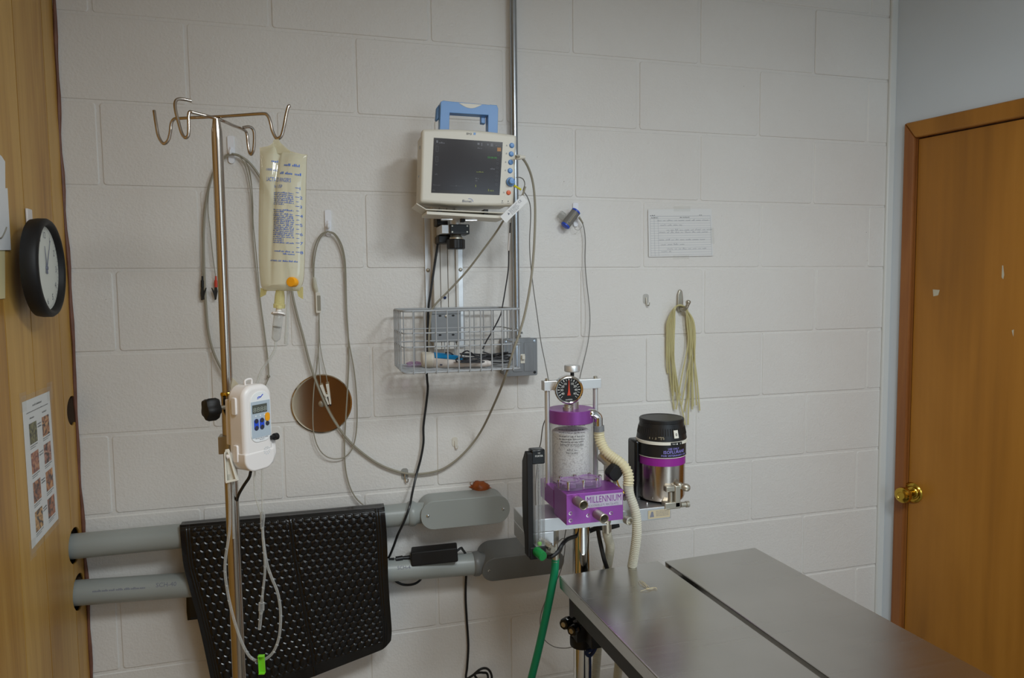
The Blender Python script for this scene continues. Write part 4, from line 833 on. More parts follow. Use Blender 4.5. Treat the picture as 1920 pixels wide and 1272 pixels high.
mb = MB(); mb.prism(rrect(-.0025, .0065, -.021, .019, .001, 2), fr, -.003, .0046); mb.build('connector_inset', X['cable'], cn_, bevel=.0006)
strand(W((597.5, 586, -.013), (598, 600, -.013), (598, 630, -.012), (597, 660, -.012), (599, 690, -.012), (601.5, 722, -.013)), .0011, par=t)
strand(W((598.5, 586, -.013), (599, 610, -.013), (600, 645, -.012), (605, 675, -.012), (611, 700, -.012), (614.5, 722, -.013)), .0010, par=t)
CFm = Fr(PY(611, 740, -.016), (1, 0, 0), (0, 0, 1))
for a, b, dp_ in (((602, 722), (616, 759), 0), ((613.5, 720), (619.5, 758), .003)):
    p, q = [Vector(CFm.hit(*z)) for z in (a, b)]; d_ = (q-p).normalized(); n_2 = Vector((-d_.y, d_.x))
    mb = MB(); mb.prism([tuple(p+n_2*.004), tuple(p-n_2*.004), tuple(q-n_2*.0022), tuple(q+n_2*.0022)], CFm, -.003+dp_, .003+dp_); mb.build('clip_jaw', X['cream'], t, bevel=.0008)
mb = MB(); mb.prism([CFm.hit(*z) for z in ((607, 741), (613, 739), (616, 742), (612, 746))], CFm, -.003, .006); mb.build('clip_bridge', X['cream'], t, bevel=.0006)
for a in ((614, 748), (618.5, 748)):
    p = Vector(CFm.hit(*a)); mb = MB(); mb.prism([(p.x-.0026, p.y+.004), (p.x+.0014, p.y+.006), (p.x+.0032, p.y-.018), (p.x-.0002, p.y-.021)], CFm, -.002, .002); mb.build('clip_tip', X['black'], t, bevel=.0005)
# sensor cable
t = thing('clip_sensor', 'grey clip sensor with bright blue ends and thin grey cable, right of the monitor', 'sensor', PY(1070, 412, -.02))
a, b = PY(1079, 398, -.026), PY(1061, 422, -.026); d_ = (b-a).normalized()
mb = MB(); mb.tube([a, b], .0135, 20); mb.build('body', X['cabled'], t, bevel=.001)
for p, s_ in ((a, -1), (b, 1)):
    mb = MB(); mb.tube([p, p+d_*s_*.004, p+d_*s_*.006], [.0138, .0138, .011], 20); mb.build('end_pad', X['blue2'], t)
mb = MB(); e_ = Vector((d_.z, 0, -d_.x)); mb.tube([a.lerp(b, .15)+Vector((0, -.0138, 0)), a.lerp(b, .85)+Vector((0, -.0138, 0))], .002, 8); mb.build('hinge_rib', X['cable'], t)
mb = MB(); fr = Fr(PY(1054, 404, -.016), (.6, 0, .8), (-.8, 0, .6)); mb.prism(rrect(-.012, .010, -.010, .010, .004), fr, -.006, .004); mb.build('clear_jaw', X['clear'], t, bevel=.001)
mb = MB(); mb.tube(spline(W((1074, 420, -.02), (1079, 430, -.024), (1086, 431, -.026), (1091, 425, -.022)), 5), .0012, 8); mb.build('clear_loop', X['clear'], t)
mb = MB(); mb.tube(spline(W((1085, 407, -.026), (1088, 411, -.025), (1093, 419, -.022)), 4), [.0036, .0035, .0034, .0032, .003, .0028, .0026, .0024, .0022], 10); mb.build('strain_relief', X['cable'], t)
strand(W((1087, 411, -.025), (1094, 424, -.02), (1097.5, 450, -.018), (1097, 490, -.018), (1100, 530, -.02), (1105, 575, -.024), (1106, 610, -.03), (1102, 645, -.04), (1094, 680, -.06), (1087, 710, -.10), (1082, 745, -.18), (1077, 800, -.25), (1066, 900, -.28), (1062, 980, -.25), (1060, 1000, -.2), (1052, 1035, -.13), (1036, 1052, -.12)), .00135, 'cabled', t, 'cable')
t = thing('probe_cable', 'thin grey cable running down from the monitor behind the crossbar post', 'cable', PY(1015, 640, -.1))
strand(W((968, 333, -.24), (975, 333, -.23), (981.5, 337, -.222), (984, 346, -.215), (981, 357, -.21), (984, 362, -.205), (989, 370, -.20), (994, 385, -.19), (995, 410, -.17), (993, 450, -.15), (994.5, 490, -.13), (1000, 540, -.12), (1007, 590, -.12), (1014, 640, -.12), (1022, 680, -.13), (1028, 712, -.16), (1030, 740, -.25), (1026, 775, -.27), (1018, 800, -.25), (1014, 830, -.22), (1010, 850, -.2), (1004, 920, -.16), (1010, 980, -.11), (1034, 1022, -.10), (1057, 1010, -.12), (1058, 1040, -.12), (1048, 1080, -.1), (1026, 1120, -.08), (1013, 1160, -.07), (1018, 1195, -.06), (1036, 1212, -.06), (1058, 1216, -.08), (1075, 1213, -.10), (1095, 1205, -.15)), .00135, 'cabled', t, 'cable')
mb = MB(); a, b = PY(973, 355, -.215), PY(984.5, 352, -.205); mb.tube([PY(964, 348, -.21), PY(977, 356, -.21)], .0028, 8); mb.build('yellow_tie', X['yellow'], t)
# diagonal cable with its paper tag
t = thing('tagged_cable', 'grey cable with white printed tag slanting from the monitor into the basket', 'cable', PY(815, 578, -.06))
strand(W((985, 350, -.215), (980, 365, -.212), (968, 385, -.20), (950, 405, -.19), (930, 436, -.16), (905, 470, -.13), (880, 503, -.10), (858, 528, -.085), (835, 552, -.075), (820, 567, -.072), (812, 578, -.07), (808, 588, -.07), (804, 640, -.075), (806, 676, -.075)), .0026, 'cable', t, 'cable')
fr = Fr(PY(966, 390, -.235), (.74, .05, .70), (-.70, 0, .74)); mb = MB(); mb.prism(rrect(-.044, .036, -.0105, .0105, .001, 2), fr, -.0003, .0003); tg = mb.build('paper_tag', X['paper'], t, smooth=False)
mb = MB(); fn = lambda a, b: fr.w(a, b, .0006); put_text(mb, fn, 'CE', .0085, .015, .0005, 'LEFT'); rng = random.Random(6)
for i in range(5): words(mb, fn, -.018, .012-.004*i % .006, .0055-.0030*i, .0016, rng)
mb.flat([(-.026, -.001), (-.020, -.001), (-.023, .005)], fr, .0006); mb.build('print', X['ink'], tg, smooth=False)
# black power lead from the monitor down the wall
t = thing('power_lead', 'black power lead hanging from the monitor through the basket to the mat', 'power lead', PY(735, 1040, -.03))
strand(W((828, 398, -.1), (827, 415, -.075), (823, 440, -.062), (819, 470, -.056), (813, 510, -.052), (808, 545, -.05), (803.5, 575, -.047), (802, 610, -.042), (802, 650, -.042), (800, 690, -.042), (801, 712, -.03), (802, 730, -.022), (799, 760, -.018), (794, 800, -.016), (794, 830, -.016), (789, 860, -.016), (781, 890, -.02), (773, 925, -.05), (768, 950, -.09), (757, 980, -.094), (746, 1003, -.085), (738, 1025, -.06), (731, 1042, -.04), (725, 1052, -.03)), .0032, 'black', t, 'lead')
# ================================================================== fluid stand
ipx, ipy = .5375, -.55
ztp = PY(412.5, 226, ipy).z; zcol = PY(430, 738, ipy).z
t = thing('drip_stand', 'stainless drip stand with four hooks and black knob, left of the monitor', 'drip stand', (ipx, ipy, 0))
mb = MB(); mb.tube([(ipx, ipy, zcol-.3), (ipx, ipy, ztp-.035), (ipx, ipy, ztp-.02), (ipx, ipy, ztp+.002)], [.0094, .0094, .0090, .0060], 32); mb.build('inner_pole', X['steel'], t)
mb = MB(); mb.lathe([(.0118, .10), (.0118, zcol-.002)], (ipx, ipy, 0), (0, 0, 1), 32); mb.build('outer_pole', X['steel'], t)
mb = MB(); mb.lathe([(.0122, -.004), (.0126, 0), (.0112, .003), (.0096, .003)], (ipx, ipy, zcol), (0, 0, 1), 32); mb.build('collar', X['brass'], t)
kd = Vector((-.87, -.49, 0)).normalized(); kc = PD(398, 767, 1.225); sc0 = Vector((ipx, ipy, kc.z))
sc0 = kc - kd*((kc-Vector((ipx, ipy, kc.z))).dot(kd))
mb = MB(); mb.tube([sc0+kd*.008, kc], .004, 10); mb.build('knob_screw', X['nickel'], t)
mb = MB(); mb.lathe([(.009, -.012), (.0165, -.010), (.0195, -.004), (.0195, .008), (.017, .013), (.008, .015), (.0005, .0152)], kc, kd, 60, scale=lambda a: 1+.10*math.cos(5*a+.6)); mb.build('clamp_knob', X['blackm'], t)
rr = .0029
def PDs(l): return [PD(u, v, d) for u, v, d in l]
barA1 = [(411, 219, 1.2365), (360, 221, 1.245), (335, 222.5, 1.25), (326, 224, 1.255), (321, 233, 1.256), (319.5, 247, 1.256), (315.5, 263, 1.256), (306.5, 269.5, 1.256), (297.5, 256, 1.257), (293, 234, 1.258), (290, 214, 1.26), (289, 208, 1.262)]
barA2 = [(411, 219, 1.2365), (450, 216.3, 1.228), (492, 213.5, 1.217), (501, 216, 1.216), (506, 226, 1.216), (511, 246, 1.216), (518.5, 259.5, 1.216), (527, 256, 1.216), (532, 240, 1.216), (537, 214, 1.217), (541, 200, 1.218), (543.5, 199, 1.22)]
barB1 = [(413, 225, 1.2365), (385, 217, 1.225), (362, 211, 1.214), (356, 210, 1.212), (353.8, 218, 1.211), (354, 240, 1.211), (353, 254, 1.211), (347.5, 258.5, 1.211), (341, 250, 1.212), (335, 230, 1.213), (329.5, 208, 1.214), (328.5, 194, 1.216), (333, 186.5, 1.22), (345, 186.5, 1.228), (359, 189.5, 1.236)]
barB2 = [(413, 225, 1.2365), (436, 235, 1.27), (457, 243.5, 1.31), (463, 252, 1.32), (465, 270, 1.32), (468, 286, 1.32), (471.5, 289.5, 1.318), (475.5, 280, 1.316), (477, 256, 1.315), (474.5, 243, 1.312), (467, 238, 1.305), (456, 239.5, 1.295)]
for a1, a2 in ((barA1, barA2), (barB1, barB2)):
    mb = MB(); mb.tube(spline(PDs(a1)[::-1]+PDs(a2)[1:], 6), rr, 10); mb.build('hook_rod', X['steel'], t)
for i in range(5):
    a = math.radians(20+72*i); d_ = Vector((math.cos(a), math.sin(a), 0)); o_ = Vector((ipx, ipy, 0))
    mb = MB(); mb.tube(spline([o_+Vector((0, 0, .105)), o_+d_*.06+Vector((0, 0, .10)), o_+d_*.26+Vector((0, 0, .075))], 6), .012, 12); lg = mb.build('leg', X['steel'], t)
    mb = MB(); c_ = o_+d_*.26+Vector((0, 0, .028)); mb.lathe([(.024, -.01), (.028, -.007), (.028, .007), (.024, .01)], c_, (-d_.y, d_.x, 0), 24); mb.tube([c_+Vector((0, 0, .022)), c_+Vector((0, 0, .05))], .006, 8); mb.build('caster', X['blackm'], lg)
# ------------------------------------------------------------------ fluid bag
BFr = Fr(PD(527, 420, 1.216), (FWD.cross(Vector((0, 0, 1))).normalized()*.985+Vector((FWD.x, FWD.y, 0)).normalized()*-.17), (0, 0, 1))
def bh(u, v): return BFr.hit(u, v)
hang = PD(518.5, 262.5, 1.216)
t = thing('fluid_bag', 'clear yellowish intravenous fluid bag with blue print hanging on a stand hook', 'fluid bag', hang)
edgL = [bh(*p) for p in ((487, 277), (488, 300), (487, 340), (486, 390), (485.5, 440), (486, 490), (489, 530), (494, 546))]
edgR = [bh(*p) for p in ((576, 286), (575, 300), (574, 340), (573, 390), (572, 440), (571, 490), (569, 525), (562, 546))]
EL = spline([Vector((a, b, 0)) for a, b in edgL], 8); ER = spline([Vector((a, b, 0)) for a, b in edgR], 8); nE = len(EL)-1
def bagpt(s_, t_, side):
    i = t_*nE; j = min(int(i), nE-1); f_ = i-j; l = EL[j].lerp(EL[j+1], f_); r = ER[j].lerp(ER[j+1], f_); p = l.lerp(r, s_)
    th = .021*math.sin(math.pi*min(1, max(0, s_)))**.6*(min(1, max(0, (t_-.03)/.28))**.7)*(min(1, max(0, (1-t_)/.10))**.5)
    cre = .0035*math.sin(9*s_+3*t_)*(1-t_)*math.sin(math.pi*s_) - .008*math.exp(-((s_-.40-.03*math.sin(5*t_))/.05)**2)*max(0, 1-t_*1.05)
    p.y += .004*math.sin(s_*5)*max(0, 1-t_*9) + (.010*math.exp(-((s_-.36)/.10)**2)*max(0, 1-t_*12))
    return BFr.w(p.x, p.y, side*(th+.0008)+cre)
mb = MB(); mb.surf(lambda a, b: bagpt(a, b, 1), 40, 70); mb.surf(lambda a, b: bagpt(1-a, b, -1), 40, 70); bag = mb.build('film', X['bagfilm'], t)
mb = MB()
e_ = [BFr.w(*bh(*p)) for p in ((505, 283), (512, 272), (518.5, 264), (526, 271), (537, 284))]
mb.prism([bh(*p) for p in ((500, 284), (511, 271), (514, 262), (522, 261), (526, 268), (545, 284), (545, 288), (500, 288))], BFr, -.0012, .0012); mb.build('hanging_tab', X['bagfilm'], t)
for q_ in (((489, 540), (500, 545), (498, 553), (488, 558)), ((556, 541), (568, 538), (568, 561), (560, 556))):
    mb = MB(); mb.prism([bh(*p) for p in q_], BFr, -.001, .001); mb.build('corner_flap', X['bagy'], t)
def bcurve(u, v, off=.0009):
    """place a print mark on the front film"""
    a, b = BFr.hit(u, v, .018)
    best = None
    # find t from height, s from x
    lo, hi = 0.0, 1.0
    for _ in range(24):
        m_ = (lo+hi)/2; i = m_*nE; j = min(int(i), nE-1); yv = EL[j].lerp(EL[j+1], i-j).lerp(ER[j].lerp(ER[j+1], i-j), .5).y
        if yv > b: lo = m_
        else: hi = m_
    i = lo*nE; j = min(int(i), nE-1); l = EL[j].lerp(EL[j+1], i-j); r = ER[j].lerp(ER[j+1], i-j)
    return bagpt((a-l.x)/(r.x-l.x), lo, 1)+BFr.n*off
PXM = 1288/1.2
def bfn(u0, v0): return lambda a, b: bcurve(u0+a*PXM, v0-b*PXM-(a*PXM)*-.03)
mb = MB(); put_text(mb, bfn(500, 340), 'LACTATED RINGER\'S', .0105, 0, 0, 'LEFT', width=.0425); mb.build('title_lettering', X['bluep'], t, smooth=False)
mb = MB(); put_text(mb, bfn(513, 352), 'Inj. USP', .0078, 0, 0, 'LEFT', width=.0175); mb.build('subtitle_lettering', X['bluep'], t, smooth=False)
mb = MB(); put_text(mb, bfn(498, 320), '1000 mL', .0062, 0, 0, 'LEFT', width=.018); words(mb, bfn(525, 326), 0, .032, 0, .0045, random.Random(1)); words(mb, bfn(531, 310), 0, .026, 0, .0045, random.Random(5)); words(mb, bfn(506, 303), 0, .008, 0, .004, random.Random(5)); mb.build('volume_lettering', X['bluep'], t, smooth=False)
mb = MB(); rng = random.Random(14); v = 362
while v < 457:
    if not 386 < v < 391: words(mb, bfn(512.5, v), 0, .0345 if rng.random() < .8 else .02, 0, .0026, rng)
    v += 3.6
words(mb, bfn(517, 472), 0, .03, 0, .003, rng); words(mb, bfn(508, 490), 0, .044, 0, .0028, rng); words(mb, bfn(533, 477), 0, .016, 0, .0028, rng)
mb.build('small_print', X['bluep'], t, smooth=False)
mb = MB()
for i in range(8):
    v = 351+i*17.3; f_ = bfn(552, v); mb.add([f_(0, 0), f_(.005, 0), f_(.005, .0009), f_(0, .0009)], [(0, 1, 2, 3)]); put_text(mb, bfn(558, v+3), str(i+1), .0075, 0, 0, 'LEFT')
    if i < 7: f_ = bfn(553, v+8.6); mb.add([f_(0, 0), f_(.0035, 0), f_(.0035, .0008), f_(0, .0008)], [(0, 1, 2, 3)])
mb.build('graduations', X['bluep'], t, smooth=False)
mb = MB(); c_ = BFr.w(*BFr.hit(546.4, 529, .017), .017); mb.lathe([(.0088, -.012), (.0088, .001), (.0078, .003), (.003, .0034), (.0005, .0032)], c_, BFr.n, 28); mb.build('injection_port', X['amber'], t)
c_ = BFr.w(*bh(525, 545)); c2 = BFr.w(*bh(523.5, 578)); mb = MB(); mb.tube([c_, c_.lerp(c2, .3), c_.lerp(c2, .75), c_.lerp(c2, .78), c2], [.0070, .0085, .0090, .0105, .0100], 20); mb.build('outlet_port', X['bagy'], t)
mb = MB(); mb.tube([BFr.w(*bh(541, 545)), BFr.w(*bh(538.5, 600)), BFr.w(*bh(536, 646))], [.003, .0032, .0034], 10); mb.build('filling_tail', X['tubing'], t)
# ------------------------------------------------------------------ infusion line
t = thing('infusion_line', 'clear infusion line with drip chamber, green clamp and loop hanging in front of the mat', 'infusion line', PD(491, 1180, 1.19))
a_ = c2; b_ = PD(517, 640, 1.216)
mb = MB(); mb.tube([a_+Vector((0, 0, .004)), a_.lerp(b_, .14)], [.0055, .005], 14); mb.lathe([(.0125, 0), (.0125, .0025)], a_.lerp(b_, .16), (b_-a_), 8); mb.build('spike', X['white'], t)
mb = MB(); mb.tube([a_.lerp(b_, .12), a_.lerp(b_, .2), a_.lerp(b_, .55), a_.lerp(b_, .92), b_], [.0070, .0080, .0082, .0075, .0035], 20); mb.build('drip_chamber', X['clear'], t)
mb = MB(); mb.lathe([(.0078, 0), (.0078, .001)], a_.lerp(b_, .57), (b_-a_), 20); mb.build('fluid_level', X['cable'], t)
tr_ = .0021
def ltube(pts, r=tr_, nm='tube', mat='tubing'): m = MB(); cable(m, PDs(pts), r, 8, 14); return m.build(nm, X[mat], t)
ltube([(517, 640, 1.216), (515.5, 655, 1.215), (508, 670, 1.213), (497, 685, 1.21), (488, 700, 1.208), (481, 722, 1.21)], .0023)
ltube([(478, 884, 1.205), (477.5, 905, 1.20), (479, 930, 1.196), (485, 950, 1.194), (490, 966, 1.192), (491.5, 975, 1.19)], .0019)
ltube([(492, 880, 1.20), (492, 905, 1.198), (492, 940, 1.194), (493, 962, 1.192)], .0019)
mb = MB(); mb.tube(PDs([(493, 960, 1.191), (492.5, 968, 1.19), (492, 980, 1.19), (491.5, 992, 1.19)]), [.0030, .0042, .0036, .0030], 12); mb.build('y_connector', X['clear'], t)
ltube([(491.8, 990, 1.19), (493, 1010, 1.19), (496.5, 1050, 1.19), (496.5, 1075, 1.19), (494, 1100, 1.19), (491.5, 1122, 1.19)])
ltube([(492.2, 990, 1.191), (494, 1015, 1.192), (500, 1055, 1.193), (509, 1083, 1.193), (520, 1110, 1.193), (525.5, 1140, 1.192), (526, 1170, 1.191), (522.5, 1198, 1.19), (513, 1222, 1.188), (500, 1235, 1.186), (485, 1240, 1.185), (472, 1235, 1.184), (461, 1221, 1.183), (449, 1194, 1.182), (438, 1160, 1.181), (428.5, 1120, 1.18), (422.5, 1080, 1.18), (422.5, 1050, 1.18), (427, 1020, 1.18), (430.5, 990, 1.18), (431, 950, 1.18), (429.5, 915, 1.18), (429, 890, 1.18)], .0024)
ltube([(434, 845, 1.19), (437, 870, 1.188), (437.5, 900, 1.186), (437, 930, 1.185), (437.5, 990, 1.185), (438, 1010, 1.19)], .0019)
mb = MB(); mb.tube(PDs([(491.5, 1118, 1.19), (491, 1130, 1.19), (490.5, 1130.5, 1.19), (490, 1145, 1.19), (489.5, 1145.5, 1.19), (489, 1152, 1.19)]), [.0026, .0028, .0048, .0050, .0040, .0030], 12); mb.build('luer_lock', X['clear'], t)
mb = MB(); mb.tube(PDs([(489, 1150, 1.19), (488, 1165, 1.19), (486.5, 1181, 1.19)]), [.0030, .0028, .0026], 12); mb.build('needle_cap', X['clear'], t)
gf = Fr(PD(491.5, 1245, 1.182), (1, -.25, 0), (-.17, 0, 1)); mb = MB(); mb.prism(rrect(-.0048, .0048, -.0165, .0165, .0008, 2), gf, -.001, .001); mb.bx(-.005, .005, -.0165, -.0150, -.001, .006, gf); mb.bx(-.005, .005, .0150, .0165, -.001, .006, gf); mb.bx(-.005, -.004, -.0165, .0165, -.001, .005, gf); mb.build('slide_clamp', X['lime'], t, smooth=False, bevel=.0004)
rf = Fr(PD(428.5, 874, 1.178), (.95, -.1, .18), (.2, 0, 1)); mb = MB(); mb.prism([(-.0105, -.026), (.0095, -.028), (.0065, .024), (.0055, .028), (-.0005, .028), (-.0015, .022)], rf, -.006, -.003)
mb.prism([(-.0105, -.026), (-.0078, -.026), (.0005, .026), (-.0012, .024)], rf, -.003, .004); mb.prism([(.0068, -.027), (.0095, -.028), (.0065, .024), (.0042, .026)], rf, -.003, .004); mb.bx(-.0100, .0092, -.028, -.0245, -.006, .004, rf); rc = mb.build('roller_clamp', X['cream'], t, smooth=False, bevel=.0006)
mb = MB(); mb.lathe([(.004, -.0025), (.0045, 0), (.004, .0025)], rf.w(.0038, .016, .001), rf.ux, 16); mb.build('roller', X['white'], rc)
# ------------------------------------------------------------------ infusion pump / fluid warmer clamped on the stand
an = math.radians(46); pn = Vector((math.sin(an), -math.cos(an), 0)); pr = Vector((math.cos(an), math.sin(an), 0))
pc_ = PD(486, 803, 1.19); UF = Fr(pc_, pr, (0, 0, 1))
if UF.n.dot(pn) < 0: UF.n = -UF.n
t = thing('fluid_warmer', 'white infusion warmer with digital display and blue buttons clamped to the drip stand', 'infusion device', pc_-Vector((0, 0, .08)))
uh = lambda u, v: UF.hit(u, v)
w2, D_ = .031, .042
zt_, zb_ = uh(480, 722)[1], uh(480, 884)[1]
def capsule(w, z0, z1, r0, r1, k=8):
    out = []
    for cx, cz, rad, a0 in ((w-r1, z1-r1, r1, 0), (-w+r1, z1-r1, r1, 90), (-w+r0, z0+r0, r0, 180), (w-r0, z0+r0, r0, 270)):
        for i in range(k+1): a = math.radians(a0+90*i/k); out.append((cx+rad*math.cos(a), cz+rad*math.sin(a)))
    return out
mb = MB(); mb.prism(capsule(w2, zb_+.003, zt_, .02, .022), UF, -D_, 0); hs = mb.build('housing', X['white'], t, bevel=.008, seg=4)
mb = MB(); mb.prism(capsule(w2+.0012, zb_, zb_+.034, .022, .003), UF, -D_-.001, .0012); mb.build('lower_cover', X['white'], t, bevel=.007, seg=4)
mb = MB(); mb.prism([(w2-.002, zb_+.03), (w2-.002, zb_+.048), (w2+.009, zb_+.046), (w2+.010, zb_+.022), (w2+.002, zb_+.004), (w2-.006, zb_+.003)], UF, -.036, -.004); mb.build('side_door', X['white'], t, bevel=.003)
kp = capsule(.0222, uh(486, 829)[1], uh(486, 734)[1], .015, .021); kpo = (.004, 0)
kx = .0035
mb = MB(); mb.prism([(a+kx, b) for a, b in kp], UF, -.001, .0012); kpd = mb.build('keypad', X['card'], t, bevel=.0006)
kz = lambda v: uh(487, v)[1]
mb = MB(); mb.prism(rrect(kx-.0205, kx+.0205, kz(820), kz(752), .001, 2), UF, .0012, .0015); mb.build('keypad_field', X['panelg'], kpd, smooth=False)
mb = MB(); mb.prism(rrect(kx-.018, kx+.0135, kz(774), kz(758), .0006, 2), UF, .0015, .0019); dsp = mb.build('display', X['led'], kpd, smooth=False)
mb = MB(); put_text(mb, lambda a, b: UF.w(kx-.0165+a, kz(771.5)+b, .0021), '8888', .0115, 0, 0, 'LEFT', width=.029); mb.build('digits', X['ledseg'], dsp, smooth=False)
mb = MB()
for i in range(3): mb.flat(circ(kx-.011+i*.0095, kz(779), .0013, 10), UF, .0017)
mb.build('indicator_lights', X['paper'], kpd, smooth=False)
for cx in (-.0105, .0015):
    mb = MB(); mb.prism(rrect(kx+cx-.0048, kx+cx+.0048, kz(806), kz(784), .0047), UF, .0015, .0022); bb = mb.build('rocker_pad', X['blue2'], kpd, smooth=False)
    for v in (788.5, 801.5): mb = MB(); mb.lathe([(.0042, .0022), (.0036, .0030)], UF.w(kx+cx, kz(v), 0), UF.n, 16); mb.build('button', X['darkbtn'], bb, smooth=False)
mb = MB(); mb.prism(rrect(kx+.0085, kx+.0185, kz(792), kz(776), .0047), UF, .0015, .0026); mb.build('start_button', X['amber'], kpd, smooth=False)
mb = MB(); mb.lathe([(.0042, .0015), (.0036, .0026)], UF.w(kx+.0135, kz(796.5), 0), UF.n, 16); mb.build('mute_button', X['darkbtn'], kpd, smooth=False)
mb = MB(); stroke(mb, UF, [(kx-.006+.012*i/8, kz(746)+.0045*(i/8)+.001*math.sin(i)) for i in range(9)], .0016, .0016); stroke(mb, UF, [(kx-.007+.010*i/8, kz(747.5)+.004*(i/8)**2) for i in range(9)], .0007, .0016); mb.build('logo_swoosh', X['blue2'], kpd, smooth=False)
mb = MB(); words(mb, lambda a, b: UF.w(a, b, .0016), kx-.013, kx+.014, kz(822), .0016, random.Random(4)); words(mb, lambda a, b: UF.w(a, b, .0016), kx-.004, kx+.006, kz(825), .0016, random.Random(4)); mb.build('small_print', X['ink'], kpd, smooth=False)
mb = MB(); gc = (.014, zb_+.0395)
for k in range(10): a = 2*math.pi*k/10; mb.flat(circ(gc[0]+.0062*math.cos(a), gc[1]-.008+.0062*math.sin(a), .0009, 6), UF, .0015)
for k in range(5): a = 2*math.pi*k/5; mb.flat(circ(gc[0]+.003*math.cos(a), gc[1]-.008+.003*math.sin(a), .0008, 6), UF, .0015)
mb.build('speaker_holes', X['panelg'], hs, smooth=False)
mb = MB(); mb.tube(spline([UF.w(-.009, zt_-.003, -.02), UF.w(-.009, zt_+.007, -.02), UF.w(.004, zt_+.008, -.02), UF.w(.004, zt_-.003, -.02)], 5), .0018, 8); mb.build('hanging_loop', X['white'], t)
for dz, h in ((.045, .03), (-.037, .03)): mb = MB(); mb.prism(rrect(-.0055, .0055, -h/2, h/2, .003, 3), Fr(UF.w(-w2-.0012, (zt_+zb_)/2+dz-.005, -.022), -UF.n, (0, 0, 1)), -.002, .0035); mb.build('hinge', X['white'], t, bevel=.001)
c_ = UF.w(w2, kz(820), -.03); mb = MB(); mb.lathe([(.004, 0), (.004, .006), (.0062, .007), (.0062, .014), (.004, .016)], PD(508, 821, 1.21), UF.ux, 14); mb.build('latch_knob', X['black'], t)
# clamp band round the pole
cz0, cz1 = PD(425, 859, 1.22).z, PD(425, 825, 1.22).z
mb = MB(); mb.lathe([(.0125, cz0), (.0165, cz0), (.0165, cz1), (.0125, cz1)], (ipx, ipy, 0), (0, 0, 1), 24); mb.bx(ipx-.0175, ipx+.002, ipy-.016, ipy+.016, cz0, cz1); bk = UF.w(0, 0, -D_); mb.bx(ipx, ipx+.03, ipy-.016, ipy-.004, cz0+.002, cz1-.002); mb.build('pole_clamp', X['nickel'], t, smooth=False, bevel=.001)
mb = MB(); mb.prism(rrect(-.012, .012, -.03, .05, .002), Fr(UF.w(-.012, 0, -D_-.003), UF.ux, UF.uy), -.010, .001); mb.build('back_bracket', X['white'], t, bevel=.001)
mb = MB(); cable(mb, [PD(470, 885, 1.205), PD(467, 896, 1.21), PD(457, 911, 1.22), PD(447, 929, 1.24), PY(442, 948, -.528), PY(434, 975, -.522), PY(436, 1050, -.522), PY(441, 1180, -.522), PY(446, 1300, -.522)], .0027); mb.build('power_lead', X['black'], t)
mb = MB(); mb.add([PD(434, 706, 1.26), PD(447, 720, 1.25), PD(458, 730, 1.235), PD(441, 741, 1.235), PD(433, 733, 1.25)], [(0, 1, 2, 3, 4)]); mb.build('plastic_flap', X['hosew'], t, smooth=False, solid=.0008)
# ================================================================== steel treatment table
TZ = PZ(1047.7, 1079.8, H-.648); th_ = math.radians(2.9)
bvec = Vector((math.cos(th_), -math.sin(th_), 0)); avec = Vector((math.sin(th_), -math.cos(th_), 0))
TF_ = Fr(TZ, avec, bvec)   # a: towards the camera, b: to the right
sgt = 1 if TF_.n.z > 0 else -1
def tb(mb, a0, a1, b0, b1, c0, c1): return mb.bx(a0, a1, b0, b1, c0*sgt, c1*sgt, TF_)
t = thing('treatment_table', 'brushed steel treatment table with two side-by-side top panels', 'table', (TZ+avec*.65+bvec*.26)-Vector((0, 0, TZ.z)))
TL_ = 1.25
for b0, b1, a0 in ((0, .2555, 0), (.2685, .5245, .008)):
    e_ = .0015
    mb = MB(); T_ = [(a0, b0), (TL_, b0), (TL_, b1), (a0, b1)]; B_ = [(a0+e_, b0+e_), (TL_-e_, b0+e_), (TL_-e_, b1-e_), (a0+e_, b1-e_)]
    mb.add([TF_.w(a, b, 0) for a, b in T_]+[TF_.w(a, b, -.030*sgt) for a, b in B_], [(0, 1, 2, 3), (4, 5, 6, 7)]+[(i, (i+1) % 4, 4+(i+1) % 4, 4+i) for i in range(4)]); pn_ = mb.build('top_panel', X['table'], t, smooth=False, bevel=.0025, seg=3)
    m2 = MB(); tb(m2, a0+.010, TL_-.010, b0+.010, b1-.010, -.034, -.0302); m2.build('underside', X['rail'], pn_, smooth=False)
mb = MB(); p = TF_.w(.012, .266, -.012*sgt); mb.tube([TF_.w(.004, .258, -.010*sgt), TF_.w(.02, .262, -.012*sgt)], .004, 8); mb.build('hinge_pin', X['blackm'], t)
for bb in (.022, .49): mb = MB(); tb(mb, .03, TL_-.03, bb, bb+.018, -.085, -.0345); mb.build('side_rail', X['rail'], t, smooth=False, bevel=.002)
for aa in (.03, TL_-.05): mb = MB(); tb(mb, aa, aa+.02, .0405, .4895, -.085, -.0345); mb.build('cross_rail', X['rail'], t, smooth=False, bevel=.002)
c_ = TF_.w(.68, .26, 0); mb = MB(); mb.bx(c_.x-.07, c_.x+.07, c_.y-.09, c_.y+.09, .05, TZ.z-.0345); mb.build('pedestal', X['tabled'], t, smooth=False, bevel=.006)
mb = MB(); mb.bx(c_.x-.24, c_.x+.24, c_.y-.35, c_.y+.35, 0, .05); mb.build('base_plate', X['tabled'], t, smooth=False, bevel=.01)
